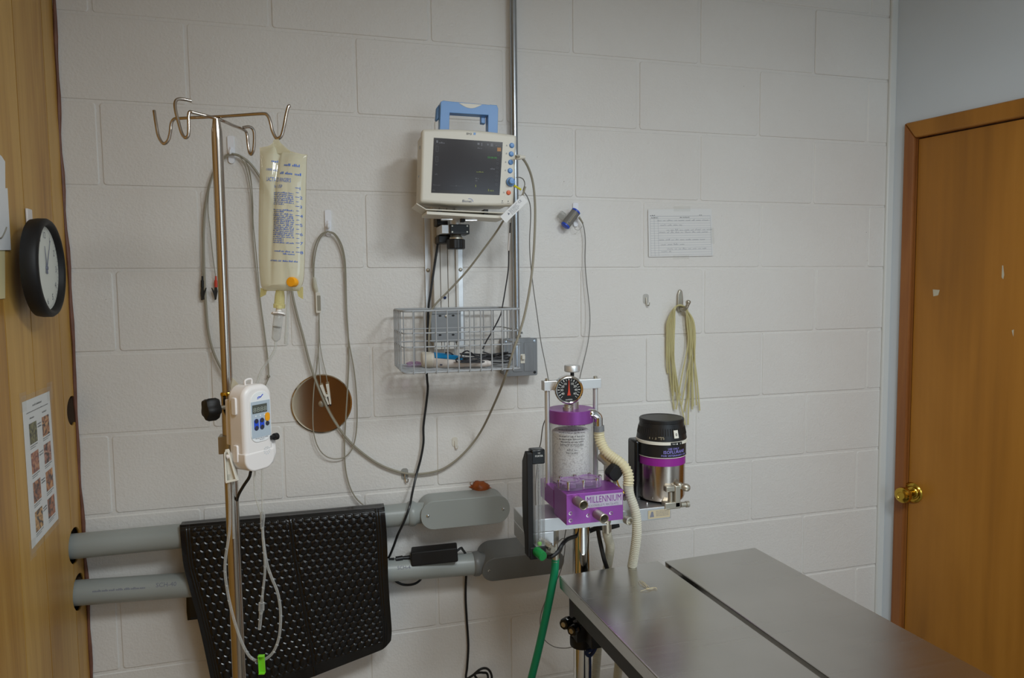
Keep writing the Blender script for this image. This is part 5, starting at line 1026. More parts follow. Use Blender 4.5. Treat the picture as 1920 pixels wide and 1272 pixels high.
# tuft of pale hairs on the steel
t = thing('hair_tuft', 'few pale hairs lying on the near steel panel of the table', 'hair', PZ(1212, 1100, TZ.z)); rng = random.Random(3)
mb = MB()
for (u0, v0, u1, v1) in ((1199, 1088, 1217, 1101), (1201, 1091, 1215, 1104), (1204, 1090, 1212, 1100), (1197, 1090, 1209, 1101), (1211, 1104, 1226, 1104), (1213, 1105, 1231, 1103), (1201, 1109, 1224, 1105), (1226, 1103, 1232, 1106)):
    a, b = PZ(u0, v0, TZ.z+.0012), PZ(u1, v1, TZ.z+.0012); m_ = (a+b)/2+Vector((rng.uniform(-.003, .003), rng.uniform(-.003, .003), .002)); mb.tube(spline([a, m_, b], 5), .00042, 5)
mb.build('hairs', X['hair'], t)
# ================================================================== gas machine on its chrome pole
my = -.38
px_ = PY(1090, 1000, my).x
t = thing('gas_machine', 'purple and silver gas machine with clear absorber canister and round gauge on a chrome pole', 'gas machine', (px_, my, 0)); GM = t
bzb, bzt = PY(1062, 986, -.52).z, PY(1062, 928, -.52).z
bx0_, bx1_ = PY(1062, 986, -.52).x, PY(1168.5, 976, -.52).x
bary0, bary1 = -.465, -.365
barz1 = bzb; barz0 = bzb-.030
mb = MB(); mb.lathe([(.0205, .06), (.0205, barz0-.004)], (px_, my, 0), (0, 0, 1), 40); mb.build('pole', X['chrome'], t)
mb = MB(); mb.lathe([(.027, barz0-.022), (.0275, barz0-.02), (.0275, barz0+.001)], (px_, my, 0), (0, 0, 1), 40); mb.build('pole_socket', X['greyd'], t)
for i in range(5):
    a = math.radians(90+72*i); d_ = Vector((math.cos(a), math.sin(a), 0)); o_ = Vector((px_, my, 0))
    mb = MB(); mb.tube([o_+Vector((0, 0, .075)), o_+d_*.28+Vector((0, 0, .065))], .014, 10); lg = mb.build('leg', X['blackm'], t)
    c_ = o_+d_*.27+Vector((0, 0, .026)); mb = MB(); mb.lathe([(.022, -.01), (.026, -.007), (.026, .007), (.022, .01)], c_, (-d_.y, d_.x, 0), 20); mb.tube([c_+Vector((0, 0, .02)), c_+Vector((0, 0, .045))], .006, 8); mb.build('caster', X['blackm'], lg)
xl = PY(986, 1000, bary0).x; xr = PY(1258, 960, bary0).x
mb = MB(); mb.bx(xl, xr, bary0, bary1, barz0, barz1); mb.build('crossbar_rail', X['alu'], t, smooth=False, bevel=.0015)
xm = PY(1039, 1020, bary0).x
mb = MB(); mb.bx(xl, xm, bary0, bary1, barz0-.036, barz0-.0006); mb.build('rail_bracket', X['alu'], t, smooth=False, bevel=.0015)
# purple valve block
mb = MB(); mb.bx(bx0_, bx1_, -.52, -.438, bzb, bzt); blk = mb.build('valve_block', X['purple'], t, smooth=False, bevel=.0012)
mb = MB(); mb.bx(bx0_-.001, bx1_, -.4375, -.335, bzb+.012, bzt-.012); mb.build('canister_base', X['purple'], t, smooth=False, bevel=.0015)
FB = Fr((0, -.52, 0), (1, 0, 0), (0, 0, 1))
mb = MB(); lq = [FB.hit(u, v) for u, v in ((1097, 930), (1168, 924), (1168, 945), (1097, 952))]; lx0, lx1 = lq[0][0], bx1_-.002; lz1, lz0 = FB.hit(1132, 927)[1], FB.hit(1132, 950)[1]
mb.bx(lx0, lx1, lz0, lz1, .0002, .0008, FB); lab = mb.build('maker_label', X['plate'], blk, smooth=False)
mb = MB(); put_text(mb, lambda a, b: FB.w(a, b*1.0, .001), 'MILLENNIUM', .021, lx0+.004, lz0+.0105, 'LEFT', width=lx1-lx0-.007); mb.build('maker_lettering', X['purptext'], lab, smooth=False)
mb = MB(); put_text(mb, lambda a, b: FB.w(a, b, .001), 'JACKSONVILLE FL 904-726-4772', .0072, lx0+.004, lz0+.0022, 'LEFT', width=lx1-lx0-.014); mb.build('address_lettering', X['ink'], lab, smooth=False)
for u, v in ((1069.5, 963), (1069.5, 976.5), (1102.5, 967), (1145.5, 962.5)):
    mb = MB(); mb.lathe([(.0042, -.001), (.0042, .0008), (.0026, .001), (.0022, -.0005)], FB.at(u, v), (0, -1, 0), 16); mb.build('cap_screw', X['chrome'], blk)
for (u0, v0), (u1, v1) in (((1079, 939), (1097, 947)), ((1117, 964), (1134, 971))):
    o_ = PY(u0+2, v0, -.52); mb = MB(); L_ = .034
    mb.lathe([(.0105, 0), (.0108, L_*.3), (.0100, L_*.8), (.0108, L_), (.0095, L_+.0012), (.0084, L_), (.0080, .004), (.0005, .003)], o_, (.10, -1, -.02), 28, cap=False); mb.build('hose_port', X['nickel'], blk)
# clear valve domes plate on the block
pz0, pz1 = bzt, bzt+.017
mb = MB()
def plate2(o):
    n = 40; c1, c2_ = (bx0_+.026, -.474), (bx0_+.072, -.468); R1 = .030
    pts = [(c1[0]+R1*math.cos(a), c1[1]+R1*math.sin(a)) for a in [math.radians(q) for q in range(60, 301, 12)]] + [(c2_[0]+R1*math.cos(a), c2_[1]+R1*math.sin(a)) for a in [math.radians(q) for q in range(-110, 111, 12)]]
    return pts
GZ = Fr((0, 0, 0), (1, 0, 0), (0, 1, 0))
mb.prism(plate2(0), GZ, pz0, pz1); dm = mb.build('valve_dome_plate', X['purplel'], t, bevel=.001)
for cx, cyq in ((bx0_+.026, -.474), (bx0_+.072, -.468)):
    mb = MB(); mb.lathe([(.019, pz1+.0004), (.021, pz1+.0022), (.021, pz1+.003), (.0185, pz1+.003), (.018, pz1+.0008)], (cx, cyq, 0), (0, 0, 1), 36, cap=False); mb.lathe([(.013, pz0+.002), (.013, pz0+.008), (.0005, pz0+.008)], (cx, cyq, 0), (0, 0, 1), 28); mb.build('valve_ring', X['purplel'], dm)
for x_, y_ in ((.0, -.474), (.013, -.499), (.049, -.497), (.082, -.492), (.099, -.468), (.083, -.443), (.047, -.446), (.012, -.448)):
    mb = MB(); mb.lathe([(.003, pz0+.002), (.003, pz1), (.0042, pz1), (.0042, pz1+.004), (.003, pz1+.005)], (bx0_+x_, y_, 0), (0, 0, 1), 12); mb.build('plate_bolt', X['chrome'], dm)
# canister
ccx = (PY(1030.5, 850, my).x+PY(1110, 850, my).x)/2; cR = .0520
ch1 = PY(1071, 766, my).z; ch0 = PY(1071, 790, my).z; cb0 = bzt-.012
mb = MB(); mb.lathe([(cR+.0015, ch0), (cR+.0022, ch0+.001), (cR+.0022, ch1-.001), (cR+.0014, ch1)], (ccx, my, 0), (0, 0, 1), 64); mb.build('canister_lid', X['purple'], t, ang=30)
mb = MB(); mb.lathe([(cR-.001, cb0+.0005), (cR-.001, ch0)], (ccx, my, 0), (0, 0, 1), 64, cap=False); mb.build('canister_wall', X['acrylic'], t)
gm = pm('soda_lime', (236, 233, 228), .8, bump=.5, bscale=260)
N = gm.node_tree.nodes; L = gm.node_tree.links; vo = N.new('ShaderNodeTexVoronoi'); vo.inputs['Scale'].default_value = 260; tc_ = N.new('ShaderNodeTexCoord'); L.new(tc_.outputs['Object'], vo.inputs['Vector']); cr2 = N.new('ShaderNodeValToRGB'); cr2.color_ramp.elements[0].color = lin((240, 238, 234)); cr2.color_ramp.elements[0].position = .5; cr2.color_ramp.elements[1].color = lin((196, 190, 188)); cr2.color_ramp.elements[1].position = .95; L.new(vo.outputs['Distance'], cr2.inputs['Fac']); L.new(cr2.outputs['Color'], N['Principled BSDF'].inputs['Base Color'])
gz1 = PY(1071, 806, my).z
mb = MB(); mb.lathe([(cR-.008, cb0+.002), (cR-.0075, gz1-.002), (cR-.012, gz1+.001), (.001, gz1+.003)], (ccx, my, 0), (0, 0, 1), 56); gr = mb.build('absorber_granules', gm, t); gr['kind'] = 'stuff'
def cyl(R, cx, cyq): 
    return lambda a, b: Vector((cx+R*math.sin(CA+a/R), cyq-R*math.cos(CA+a/R), b))
CA = -.30; cf = cyl(cR-.0005, ccx, my)
def cz(v): return PY(1071, v, my-cR).z
rng = random.Random(17); mb = MB()
put_text(mb, cf, 'DO NOT FILL ABOVE THIS LINE', .0062, 0, cz(801), width=.066)
for v, wd in ((808.5, .066), (814, .064), (821, .062), (826.5, .062), (831.5, .054)): words(mb, cf, -wd/2, wd/2, cz(v), .0028, rng)
put_text(mb, cf, 'DO NOT AUTOCLAVE', .0075, 0, cz(838.5), width=.056); put_text(mb, cf, 'A.M.E. Inc.', .0062, 0, cz(847), width=.025); put_text(mb, cf, '904-726-4772', .0050, 0, cz(852.5), width=.028)
f0 = cz(797.5)
mb.build('canister_lettering', X['inkd'], t, smooth=False)
# rods, crossbar, gauge
rx0, rx1 = PY(1026.5, 800, my).x, PY(1116.5, 800, my).x
kb1, kb0 = PY(1071, 713, my-.01).z, PY(1071, 731, my-.01).z
for x in (rx0, rx1):
    mb = MB(); mb.lathe([(.0062, cb0-.01), (.0062, kb0)], (x, my, 0), (0, 0, 1), 24); rd = mb.build('tie_rod', X['alud'], t)
    mb = MB(); mb.lathe([(.0045, kb1), (.0045, kb1+.005), (.003, kb1+.0055)], (x, my, 0), (0, 0, 1), 14); mb.build('tie_rod_bolt', X['nickel'], rd)
mb = MB(); mb.bx(rx0-.011, rx1+.011, my-.011, my+.011, kb0, kb1); mb.build('yoke_bar', X['alud'], t, smooth=False, bevel=.0012)
gx, gy = (rx0+rx1)/2-.004, my
gz_ = PY(1068.5, 732, my-.04)
gc_ = Vector((gz_.x, my-.034, gz_.z)); gn = Vector((-.17, -.985, .0)).normalized()
mb = MB(); mb.lathe([(.030, -.030), (.0318, -.026), (.0318, -.004), (.0330, -.003), (.0330, .001), (.0305, .003), (.0280, .002), (.0275, -.001)], gc_, gn, 56, cap=False); mb.lathe([(.030, -.030), (.0005, -.030)], gc_, gn, 40, cap=False); gau = mb.build('pressure_gauge', X['chrome'], t)
GF = Fr(gc_, (-gn.y, gn.x, 0), (0, 0, 1)); GF.n = gn
mb = MB(); mb.flat(circ(0, 0, .0278, 48), GF, -.001); dl = mb.build('dial', X['blackm'], gau, smooth=False)
mb = MB()
for i in range(19):
    a = math.radians(90+135-15*i); r0 = .0215 if i % 2 == 1 else .0185
    if i % 2 == 0: r0 = .0205
    stroke(mb, GF, [(r0*math.cos(a), r0*math.sin(a)), (.0262*math.cos(a), .0262*math.sin(a))], .0016 if i % 2 else .0007, -.0006)
for i, s_ in enumerate(('40', '30', '20', '10', '0', '10', '20', '40', '60')):
    a = math.radians(90+120-30*i)
    if i != 4: put_text(mb, lambda p, q: GF.w(p, q, -.0006), s_, .0075, .0165*math.cos(a), .0165*math.sin(a)-.003)
put_text(mb, lambda p, q: GF.w(p, q, -.0006), 'cmH2O', .005, 0, -.0245); mb.build('dial_marks', X['whitep'], dl, smooth=False)
mb = MB(); mb.prism([(-.0042, -.013), (.0042, -.013), (.0022, -.004), (.0016, .002), (.0006, .0225), (-.0006, .0225), (-.0016, .002), (-.0022, -.004)], GF, .0004, .001); mb.build('needle', X['red'], gau, smooth=False)
mb = MB(); mb.lathe([(.0045, kb1-.004), (.0045, kb1+.016)], (gx+.006, my, 0), (0, 0, 1), 12); mb.build('screw_shaft', X['blackm'], t)
kz1_ = PY(1073.5, 685, my).z
mb = MB(); mb.lathe([(.0165, kz1_-.0155), (.0185, kz1_-.0135), (.0185, kz1_-.002), (.0172, kz1_)], (gx+.006, my, 0), (0, 0, 1), 56, scale=lambda a: 1+.012*math.sin(24*a)); mb.build('tightening_knob', X['alud'], t)
mb = MB(); mb.lathe([(.0005, ch1), (.015, ch1), (.015, kb0-.03)], (gx+.006, my, 0), (0, 0, 1), 24); mb.lathe([(.010, ch1+.0), (.010, kb0)], (gx+.006, my, 0), (0, 0, 1), 20); mb.lathe([(.012, ch1), (.012, ch1+.008), (.0095, ch1+.009), (.0095, ch1+.014)], (gz_.x+.002, my-.022, 0), (0, 0, 1), 20); mb.build('gauge_stem', X['nickel'], t)
# elbow and corrugated hose to the relief valve
ey = my-.036
e0 = Vector((ccx+cR*.70, ey+.004, PY(1105, 777, ey).z)); e1 = PY(1114, 776, ey); e2 = PY(1121.5, 782, ey); e3 = PY(1122.5, 800, ey)
mb = MB(); mb.tube(spline([e0, PY(1108, 775, ey), e1, e2, PY(1122.3, 791, ey), e3], 7), .0098, 20); mb.build('elbow', X['chrome'], t)
def corrugate(pts, r, pitch, k=10, amp=.09):
    P_ = spline(pts, k); out = [P_[0]]; acc = 0; L = [0]
    for a, b in zip(P_, P_[1:]): L.append(L[-1]+(b-a).length)
    n = int(L[-1]/(pitch/4)); res, rad = [], []; j = 0
    for i in range(n+1):
        s_ = L[-1]*i/n
        while j < len(L)-2 and L[j+1] < s_: j += 1
        f_ = (s_-L[j])/max(1e-9, L[j+1]-L[j]); res.append(P_[j].lerp(P_[j+1], f_)); rad.append(r*(1+amp*(1 if i % 4 in (0, 1) else -1)))
    return res, rad
e4 = PY(1123, 809, ey)
mb = MB(); mb.tube([e3+Vector((0, 0, .002)), e4], .0128, 20); mb.build('hose_cuff', X['box'], t)
pts = [e4, PY(1124, 820, ey), PY(1127.5, 832, ey-.004), PY(1136, 847, ey-.012), PY(1150, 859, ey-.025), PY(1164, 869, ey-.040), PY(1174.5, 882, ey-.050), PY(1178.5, 897, ey-.054), PY(1177.5, 910, ey-.055)]
c_, r_ = corrugate(pts, .0118, .0062); mb = MB(); mb.tube(c_, r_, 20); mb.build('corrugated_hose', X['corr'], t, ang=70)
mb = MB(); mb.tube(W((1177.5, 908, ey-.055), (1178.5, 921, ey-.055)), .0118, 18); mb.build('hose_cuff', X['hosew'], t)
pts = W((1178, 916, -.472), (1182, 932, -.478), (1188.5, 950, -.482), (1193, 970, -.484), (1194, 1000, -.482), (1190.5, 1030, -.472), (1185.5, 1060, -.455), (1181, 1085, -.435), (1175, 1130, -.39), (1165, 1200, ey+.06), (1155, 1300, ey+.08)); c_, r_ = corrugate(pts, .0105, .005, amp=.055); mb = MB(); mb.tube(c_, r_, 18); mb.build('corrugated_hose', X['hosew'], t, ang=70)
pts = W((1137, 986, ey-.02), (1138, 1000, ey-.02), (1141, 1012, ey), (1144, 1025, ey+.01), (1142, 1045, ey+.03), (1138, 1070, ey+.05), (1134, 1100, ey+.06), (1128, 1150, ey+.07), (1122, 1200, ey+.07), (1118, 1250, ey+.07), (1112, 1330, ey+.06)); c_, r_ = corrugate(pts, .0103, .005, amp=.055); mb = MB(); mb.tube(c_, r_, 18); mb.build('corrugated_hose', X['hosew'], t, ang=70)
mb = MB(); mb.tube(W((1137.5, 970, ey-.045), (1138, 995, ey-.03)), .0108, 18); mb.build('outlet_spigot', X['nickel'], t)
# relief valve
v0, v1 = PY(1132, 858, my-.03), PY(1152, 878, my-.06)
mb = MB(); mb.lathe([(.0142, 0), (.0145, .002), (.0145, (PY(1142, 868, my-.05)-PY(1142, 904, my-.05)).length)], PY(1144, 908, my-.055), (0, 0, 1), 28); d_ = (v1-v0).normalized(); mb.tube([v0-d_*.008, v0, v0+d_*.002, v1], [.0135, .0138, .0125, .0135], 22); mb.build('relief_valve', X['nickel'], t)
kv = PY(1152.5, 887, my-.08); mb = MB(); mb.lathe([(.0135, -.016), (.0178, -.012), (.0182, .004), (.016, .007), (.0005, .0075)], kv, (.12, -1, -.10), 36, scale=lambda a: 1+.07*math.cos(4*a)); mb.build('relief_knob', X['blackm'], t)
mb = MB(); a_ = [PY(1157, 902, my-.09), PY(1160, 911, my-.09), PY(1165, 918, my-.09), PY(1170, 924, my-.085), PY(1172, 930, my-.08)]
P_ = spline(a_, 6)
for i in range(0, len(P_)-1): mb.ball(P_[i], .0021, 8)
mb.build('bead_chain', X['brass'], t)
mb = MB(); mb.lathe([(.0055, -.004), (.0065, .0), (.009, .008), (.0085, .012)], PY(1171, 934, my-.08), (.35, -.5, .6), 18); mb.build('chained_plug', X['nickel'], t)
mb = MB(); mb.lathe([(.0085, 0), (.0095, .002), (.0095, .016), (.0065, .017), (.006, .010), (.0005, .009)], PY(1173, 974, -.48), (.2, -1, 0), 20, cap=False); mb.build('gas_outlet', X['nickel'], t)
mb = MB(); xq = bx1_; mb.bx(xq-.003, xq+.014, -.47, -.44, barz1+.0004, barz1+.03); mb.build('outlet_block', X['alud'], t, smooth=False, bevel=.001)
# flow meter
fy = -.49
def fp(u, v, y=fy): return PY(u, v, y)
fx0, fx1 = fp(1000, 950).x, fp(1021, 950).x
ft, fb_ = fp(1010, 843).z, fp(1010, 1042).z
ftop = fp(1010, 870).z; fbot = fp(1010, 1024).z
t_f = obj = None
mb = MB(); mb.bx(fx0-.004, fx1+.001, fy-.004, fy+.022, ftop, ft); mb.build('flowmeter_head', X['blackgloss'], t, bevel=.0025)
mb = MB(); PFs = Fr((fx0-.005, fy, 0), (0, -1, 0), (0, 0, 1)); mb.prism([(.004, fb_), (.004, ft-.006), (-.012, ft-.004), (-.034, ft-.03), (-.038, (ft+fb_)/2), (-.034, fb_+.06), (-.022, fb_+.04), (-.02, fb_)], PFs, -.004, .010); mb.build('flowmeter_back', X['blackm'], t, bevel=.002)
mb = MB(); mb.bx(fx0-.010, fx1+.001, fy-.006, fy+.02, fb_-.006, fbot-.0004); mb.build('flowmeter_foot', X['blackm'], t, bevel=.002)
mb = MB(); mb.bx(fx0+.003, fx1-.001, fy-.006, fy+.016, fbot, ftop); mb.build('flow_tube_block', X['acrylic'], t, smooth=False, bevel=.0015)
fxm = (fx0+fx1)/2+.001
mb = MB(); mb.lathe([(.0032, fbot+.006), (.0042, ftop-.004)], (fxm, fy+.002, 0), (0, 0, 1), 14, cap=False); mb.build('flow_tube', X['clear'], t)
mb = MB(); FFr = Fr((fxm-.004, fy-.0065, 0), (1, 0, 0), (0, 0, 1)); stroke(mb, FFr, [(0, fbot+.016), (0, ftop-.006)], .0005, 0)
for i in range(22): z_ = fbot+.016+(ftop-fbot-.024)*i/21; stroke(mb, FFr, [(0, z_), (.0032 if i % 5 == 0 else .002, z_)], .0004, 0)
mb.build('flow_scale', X['inkd'], t, smooth=False)
mb = MB(); mb.ball((fxm, fy+.002, fbot+.013), .0032, 12); mb.build('float_ball', X['chrome'], t)
mb = MB(); mb.lathe([(.0048, fbot+.001), (.0052, fbot+.006), (.003, fbot+.009)], (fxm, fy+.002, 0), (0, 0, 1), 14); mb.build('float_stop', X['lime'], t)
mb = MB(); FH = Fr((0, fy-.0042, 0), (1, 0, 0), (0, 0, 1)); put_text(mb, lambda a, b: FH.w(a, b, .0002), 'PORTER', .0058, fxm-.001, FH.hit(1013, 857)[1], width=.0175); put_text(mb, lambda a, b: FH.w(a, b, .0002), 'O2', .004, fxm-.001, FH.hit(1013, 851)[1]); mb.build('flowmeter_lettering', X['whitep'], t, smooth=False)
gk = fp(1005, 1034); mb = MB(); mb.lathe([(.0085, -.004), (.0105, 0), (.0105, .022), (.0095, .0245), (.0005, .0248)], gk+Vector((0, -.006, .002)), (.30, -1, -.18), 36, scale=lambda a: 1+.02*math.sin(18*a)); mb.build('flow_knob', X['green'], t)
mb = MB(); a_ = fp(1024, 1020, -.475); mb.tube([a_+Vector((-.012, .01, .006)), a_, a_+Vector((.007, -.008, -.004))], [.0075, .0085, .008], 8); b_ = fp(1035, 1031, -.485); mb.lathe([(.0085, -.012), (.0088, 0), (.0075, .0045), (.0005, .005)], b_, (.3, -1, -.1), 8); mb.lathe([(.0095, -.016), (.0095, .016)], fp(1040, 1005, -.44), (0, 0, 1), 6); mb.lathe([(.0065, -.03), (.0065, .016)], fp(1041, 1030, -.44), (0, 0, 1), 12); mb.build('gas_fitting', X['nickel'], t)
mb = MB(); cable(mb, W((1030, 1045, -.475), (1036, 1043, -.478), (1046, 1035, -.474), (1054, 1022, -.468), (1062, 1013, -.44), (1070, 1009, -.41), (1080, 1006, -.385)), .0048); cable(mb, W((1030, 1048, -.475), (1031, 1041, -.474)), .006); mb.build('supply_tube', X['blackm'], t)
mb = MB(); cable(mb, W((1100, 999, -.37), (1108, 995, -.375), (1120, 991, -.385), (1140, 990, -.39), (1160, 985, -.39)), .006); cable(mb, W((1121, 990, -.385), (1123, 1005, -.39), (1127, 1025, -.40), (1133, 1050, -.41), (1141, 1075, -.40), (1150, 1110, -.38), (1160, 1200, -.34)), .0055); mb.build('black_tube', X['black'], t)
# vaporiser
vy = -.40; vcx = PY(1240, 860, vy).x; vR = PY(1278.5, 900, vy).x-vcx
vz = lambda v, r=1.0: PY(1240, v, vy-vR*r).z
t = thing('vaporiser', 'steel vaporiser with black dial cap and purple band on the right of the gas machine', 'vaporiser', (vcx, vy, vz(941)))
mb = MB(); mb.lathe([(vR*.2, vz(945)), (vR*.95, vz(944)), (vR*1.0, vz(938)), (vR*1.0, vz(872))], (vcx, vy, 0), (0, 0, 1), 64); mb.build('body', X['steel'], t, ang=30)
mb = MB(); mb.lathe([(vR*1.02, vz(877)), (vR*1.02, vz(860))], (vcx, vy, 0), (0, 0, 1), 64); mb.build('purple_band', pm('purple_band', (140, 34, 138), .4), t)
mb = MB(); mb.lathe([(vR*1.04, vz(861)), (vR*1.04, vz(836))], (vcx, vy, 0), (0, 0, 1), 64); bd = mb.build('label_band', X['black'], t)
mb = MB(); mb.lathe([(vR*1.02, vz(861.6)), (vR*1.048, vz(861.6)), (vR*1.048, vz(860.4))], (vcx, vy, 0), (0, 0, 1), 64, cap=False); mb.build('thin_ring', X['cream'], bd)
mb = MB(); mb.lathe([(vR*1.02, vz(837)), (vR*1.09, vz(836)), (vR*1.09, vz(831)), (vR*1.03, vz(830))], (vcx, vy, 0), (0, 0, 1), 64); mb.build('cream_ring', X['cream'], t)
mb = MB(); mb.lathe([(vR*1.05, vz(831)), (vR*1.07, vz(829)), (vR*1.045, vz(822)), (vR*.97, vz(806)), (vR*.94, vz(799)), (vR*.955, vz(798)), (vR*.955, vz(793)), (vR*.93, vz(791.6)), (vR*.86, vz(791.4)), (vR*.84, vz(792)), (.0005, vz(792))], (vcx, vy, 0), (0, 0, 1), 96, scale=None); cap = mb.build('dial_cap', X['black'], t, ang=25)
mb = MB(); nr = 60
for i in range(nr):
    a = 2*math.pi*i/nr; p0 = Vector((vcx+vR*1.035*math.cos(a), vy+vR*1.035*math.sin(a), vz(820))); p1 = Vector((vcx+vR*.972*math.cos(a), vy+vR*.972*math.sin(a), vz(806.5))); mb.tube([p0, p1], .0009, 5)
mb.build('grip_ribs', X['black'], cap)
def vcyl(k, a0): return lambda a, b: Vector((vcx+vR*k*math.sin(a0+a/vR), vy-vR*k*math.cos(a0+a/vR), b))
va = math.atan2(CAM.x-vcx, -(CAM.y-vy))*1.0   # bearing of the viewer, for reading where marks sit
f1 = vcyl(1.045, va+.52)
mb = MB(); put_text(mb, f1, 'USE ONLY', .0068, 0, vz(845.5), width=.028); put_text(mb, f1, 'ISOFLURANE', .0105, .004, vz(852.5), width=.056); put_text(mb, f1, 'FOR VETERINARY USE', .0058, .004, vz(858), width=.066); mb.build('drug_lettering', X['purp'], bd, smooth=False)
f2 = vcyl(1.098, va+.62); mb = MB(); mb.surf(lambda a, b: f2(-.0145+.029*a, vz(836)+(vz(831)-vz(836))*b), 10, 1); ix = mb.build('index_window', X['black'], t, smooth=False)
f2 = vcyl(1.112, va+.62); mb = MB(); put_text(mb, f2, 'Vol', .0052, -.008, vz(835.3)); put_text(mb, f2, '%', .0052, .009, vz(835.3)); mb.add([f2(-.002, vz(835.5)), f2(.002, vz(835.5)), f2(0, vz(831.5))], [(0, 1, 2)]); mb.build('index_mark', X['whitep'], ix, smooth=False)
f3 = lambda a, b: Vector((vcx+(vR*(1.062-.105*(b-vz(826))/(vz(806)-vz(826))))*math.sin(va+.60+a/vR), vy-(vR*(1.062-.105*(b-vz(826))/(vz(806)-vz(826))))*math.cos(va+.60+a/vR), b))
f4 = lambda a, b: f3(a, b)+Vector((math.sin(va+.6), -math.cos(va+.6), .2))*.0028
f5 = lambda a, b: f3(a, b)+Vector((math.sin(va+.6), -math.cos(va+.6), .2))*.0042
mb = MB(); mb.surf(lambda a, b: f4(-.0058+.0116*a, vz(824)+(vz(809.5)-vz(824))*b), 6, 2); ck = mb.build('zero_tag', X['cream'], cap, smooth=False, solid=.0012)
mb = MB(); put_text(mb, f5, '0', .0095, 0, vz(820)); mb.build('zero_digit', X['inkd'], ck, smooth=False)
mb = MB()
for a_, s_ in ((-.062, '5'), (-.055, '1'), (-.048, '.5'), (-.036, '.2'), (-.030, '0')): put_text(mb, lambda p, q: f4(p, q), s_, .0060, a_, vz(826))
words(mb, f4, -.042, -.030, vz(822.5), .002, random.Random(2)); mb.build('dial_digits', X['buff'], cap, smooth=False)
# back block and mount
mb = MB(); a, b = PY(1184.5, 824, vy+.02), PY(1198, 930, vy+.02); mb.bx(a.x, vcx, vy+.0, vy+.045, PY(1190, 940, vy).z, a.z); mb.build('wick_housing', X['blackgloss'], t, bevel=.006, seg=3)
mb = MB(); a = PY(1181, 822, vy+.05); mb.bx(a.x, a.x+.035, vy+.046, vy+.052, PY(1181, 870, vy+.05).z, a.z); mb.build('mount_plate', X['alud'], t, smooth=False, bevel=.001)
mb = MB(); mb.lathe([(vR*.75, barz1+.0015), (vR*.85, barz1+.004), (vR*.85, vz(945)-.0003)], (vcx-.01, vy+.008, 0), (0, 0, 1), 40); mb.build('foot', X['black'], t)
mb = MB(); p = PY(1213, 950, vy-vR*.7); mb.tube([(p.x, p.y, vz(944)), (p.x, p.y, barz1+.0006)], .0028, 12); mb.build('support_pin', X['chrome'], t)
# filler fitting
ffy = vy-vR-.012
def fz(u, v, y=ffy): return PY(u, v, y)
mb = MB(); a, b = fz(1266, 912), fz(1276.5, 952); mb.bx(a.x, b.x, ffy, ffy+.018, b.z, a.z); a, b = fz(1250, 914), fz(1266.5, 923); mb.bx(a.x, b.x+.001, ffy+.002, ffy+.022, b.z, a.z); a, b = fz(1247, 944), fz(1277, 954); mb.bx(a.x, b.x, ffy, ffy+.02, b.z, a.z); mb.build('filler_block', X['nickel'], t, bevel=.0025, seg=3)
mb = MB(); c_ = fz(1273, 912, ffy+.009); mb.lathe([(.009, -.004), (.009, .006), (.0075, .008)], c_, (0, 0, 1), 24); p = fz(1277, 917, ffy+.004); mb.tube(spline([c_+Vector((.006, 0, 0)), fz(1284, 914, ffy), fz(1292, 916, ffy)], 5), [.007, .007, .0075, .008, .0085, .009, .0095, .0095, .009, .008, .005][:11], 10); mb.build('filler_wing_screw', X['nickel'], t)
mb = MB(); a, b = fz(1276, 947, ffy+.008), fz(1285, 946, ffy+.008); mb.tube([a, b], .0062, 16); c2_ = fz(1291, 945.5, ffy+.008); mb.tube([b, b.lerp(c2_, .15), c2_], [.0062, .0076, .0076], 20); mb.build('drain_screw', X['nickel'], t)
mb = MB(); a, b = fz(1258, 924), fz(1262, 944); mb.tube([fz(1257, 922, ffy+.012), fz(1257, 945, ffy+.012)], .006, 16); mb.build('sight_tube', X['nickel'], t)
# labels on the rail
RFr = Fr((0, bary0, 0), (1, 0, 0), (0, 0, 1)); a = RFr.hit(1215, 972); b = RFr.hit(1256, 958)
mb = MB(); mb.bx(a[0], b[0], barz0+.004, barz1-.006, .0003, .0009, RFr); lb = mb.build('rail_label', X['buff'], GM, smooth=False)
mb = MB()
for i in range(4): words(mb, lambda p, q: RFr.w(p, q, .0012), a[0]+.02, b[0]-.003, barz1-.010-.0035*i, .0016, random.Random(i))
mb.flat([(a[0]+.004, barz0+.008), (a[0]+.015, barz0+.008), (a[0]+.0125, barz1-.009), (a[0]+.008, barz1-.009)], RFr, .0012); mb.build('label_print', X['ink'], lb, smooth=False)
# green gas hose
t = thing('gas_hose', 'green gas hose hanging down from the flow meter of the purple gas machine', 'hose', PY(1010, 1220, -.40))
mb = MB(); mb.tube(spline(W((1041.5, 1048, -.44), (1039.5, 1075, -.435), (1034, 1105, -.43), (1027, 1140, -.42), (1018.5, 1180, -.41), (1009, 1222, -.40), (997.5, 1268, -.39), (980, 1340, -.37), (960, 1440, -.34)), 8), .0091, 16); mb.build('hose', X['hose'], t)
mb = MB(); mb.tube(W((1041.5, 1034, -.44), (1041.3, 1053, -.44)), [.0075, .0085], 14); mb.build('ferrule', X['nickel'], t)
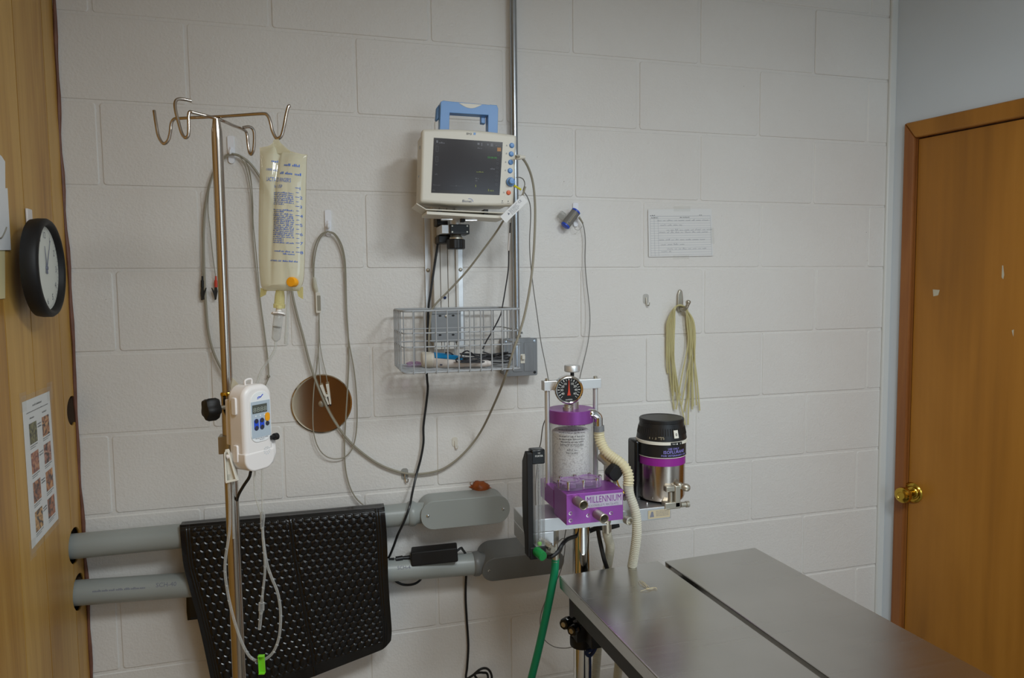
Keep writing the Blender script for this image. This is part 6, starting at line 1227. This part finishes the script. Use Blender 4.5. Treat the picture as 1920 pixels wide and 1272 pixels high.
# clamp joining pole and table rail
kcx = PY(1091, 1170, -.405)
t = thing('pole_clamp', 'black clamp with two round knobs joining the chrome pole to the table', 'clamp', kcx-Vector((0, 0, .05)))
zc1, zc0 = PY(1091, 1132, -.41).z, PY(1091, 1205, -.41).z
mb = MB(); xk0, xk1 = px_-.0245, px_+.026
mb.bx(xk0, xk1, my-.032, my-.0212, zc0, zc1+.008); mb.bx(xk0, px_-.0212, my-.022, my+.022, zc0, zc1+.008); mb.build('clamp_body', X['blackm'], t, bevel=.002)
mb = MB(); mb.bx(xk0+.02, xk1+.03, my-.075, my-.0325, zc0+.004, TZ.z-.036); mb.build('rail_jaw', X['blackm'], t, bevel=.002)
kdir = Vector((-.78, -.6, .05)).normalized()
for u, v in ((1061.5, 1169), (1076, 1181)):
    c_ = PY(u, v, my-.075 if u > 1070 else my-.055); base = c_-kdir*.03
    mb = MB(); mb.lathe([(.010, -.014), (.0125, -.011), (.0125, .008), (.0105, .011), (.007, .0115)], c_, kdir, 36, scale=lambda a: 1+.035*math.cos(8*a)); kb_ = mb.build('clamp_knob', X['blackgloss'], t)
    mb = MB(); mb.lathe([(.0065, .0105), (.0055, .0128), (.0005, .013)], c_, kdir, 16); mb.build('knob_cap', X['nickel'], kb_)
    mb = MB(); mb.tube([c_-kdir*.013, c_-kdir*.045], .004, 10); mb.build('knob_screw', X['rail'], kb_)
mb = MB(); mb.lathe([(.0212, zc0-.022), (.0285, zc0-.022), (.029, zc0-.018), (.029, zc0-.004), (.027, zc0-.001), (.0212, zc0-.001)], (px_, my, 0), (0, 0, 1), 40); mb.build('locking_ring', X['blackm'], t)
# blue strap
t = thing('tie_strap', 'dark blue strap knotted under the table corner beside the chrome pole', 'strap', PY(1106, 1240, my-.06))
sy_ = my-.045
mb = MB(); mb.tube(spline(W((1116, 1200, sy_), (1113, 1210, sy_), (1108, 1219, sy_), (1101, 1222, sy_), (1100, 1227, sy_), (1106, 1230, sy_), (1112, 1224, sy_), (1117, 1214, sy_), (1119, 1203, sy_)), 6), .0045, 10); mb.build('knot', X['navy'], t)
mb = MB(); mb.tube(spline(W((1106, 1228, sy_), (1106.5, 1250, sy_), (1106, 1275, sy_), (1105, 1340, sy_)), 5), .0032, 10); mb.build('tail', X['navy'], t)
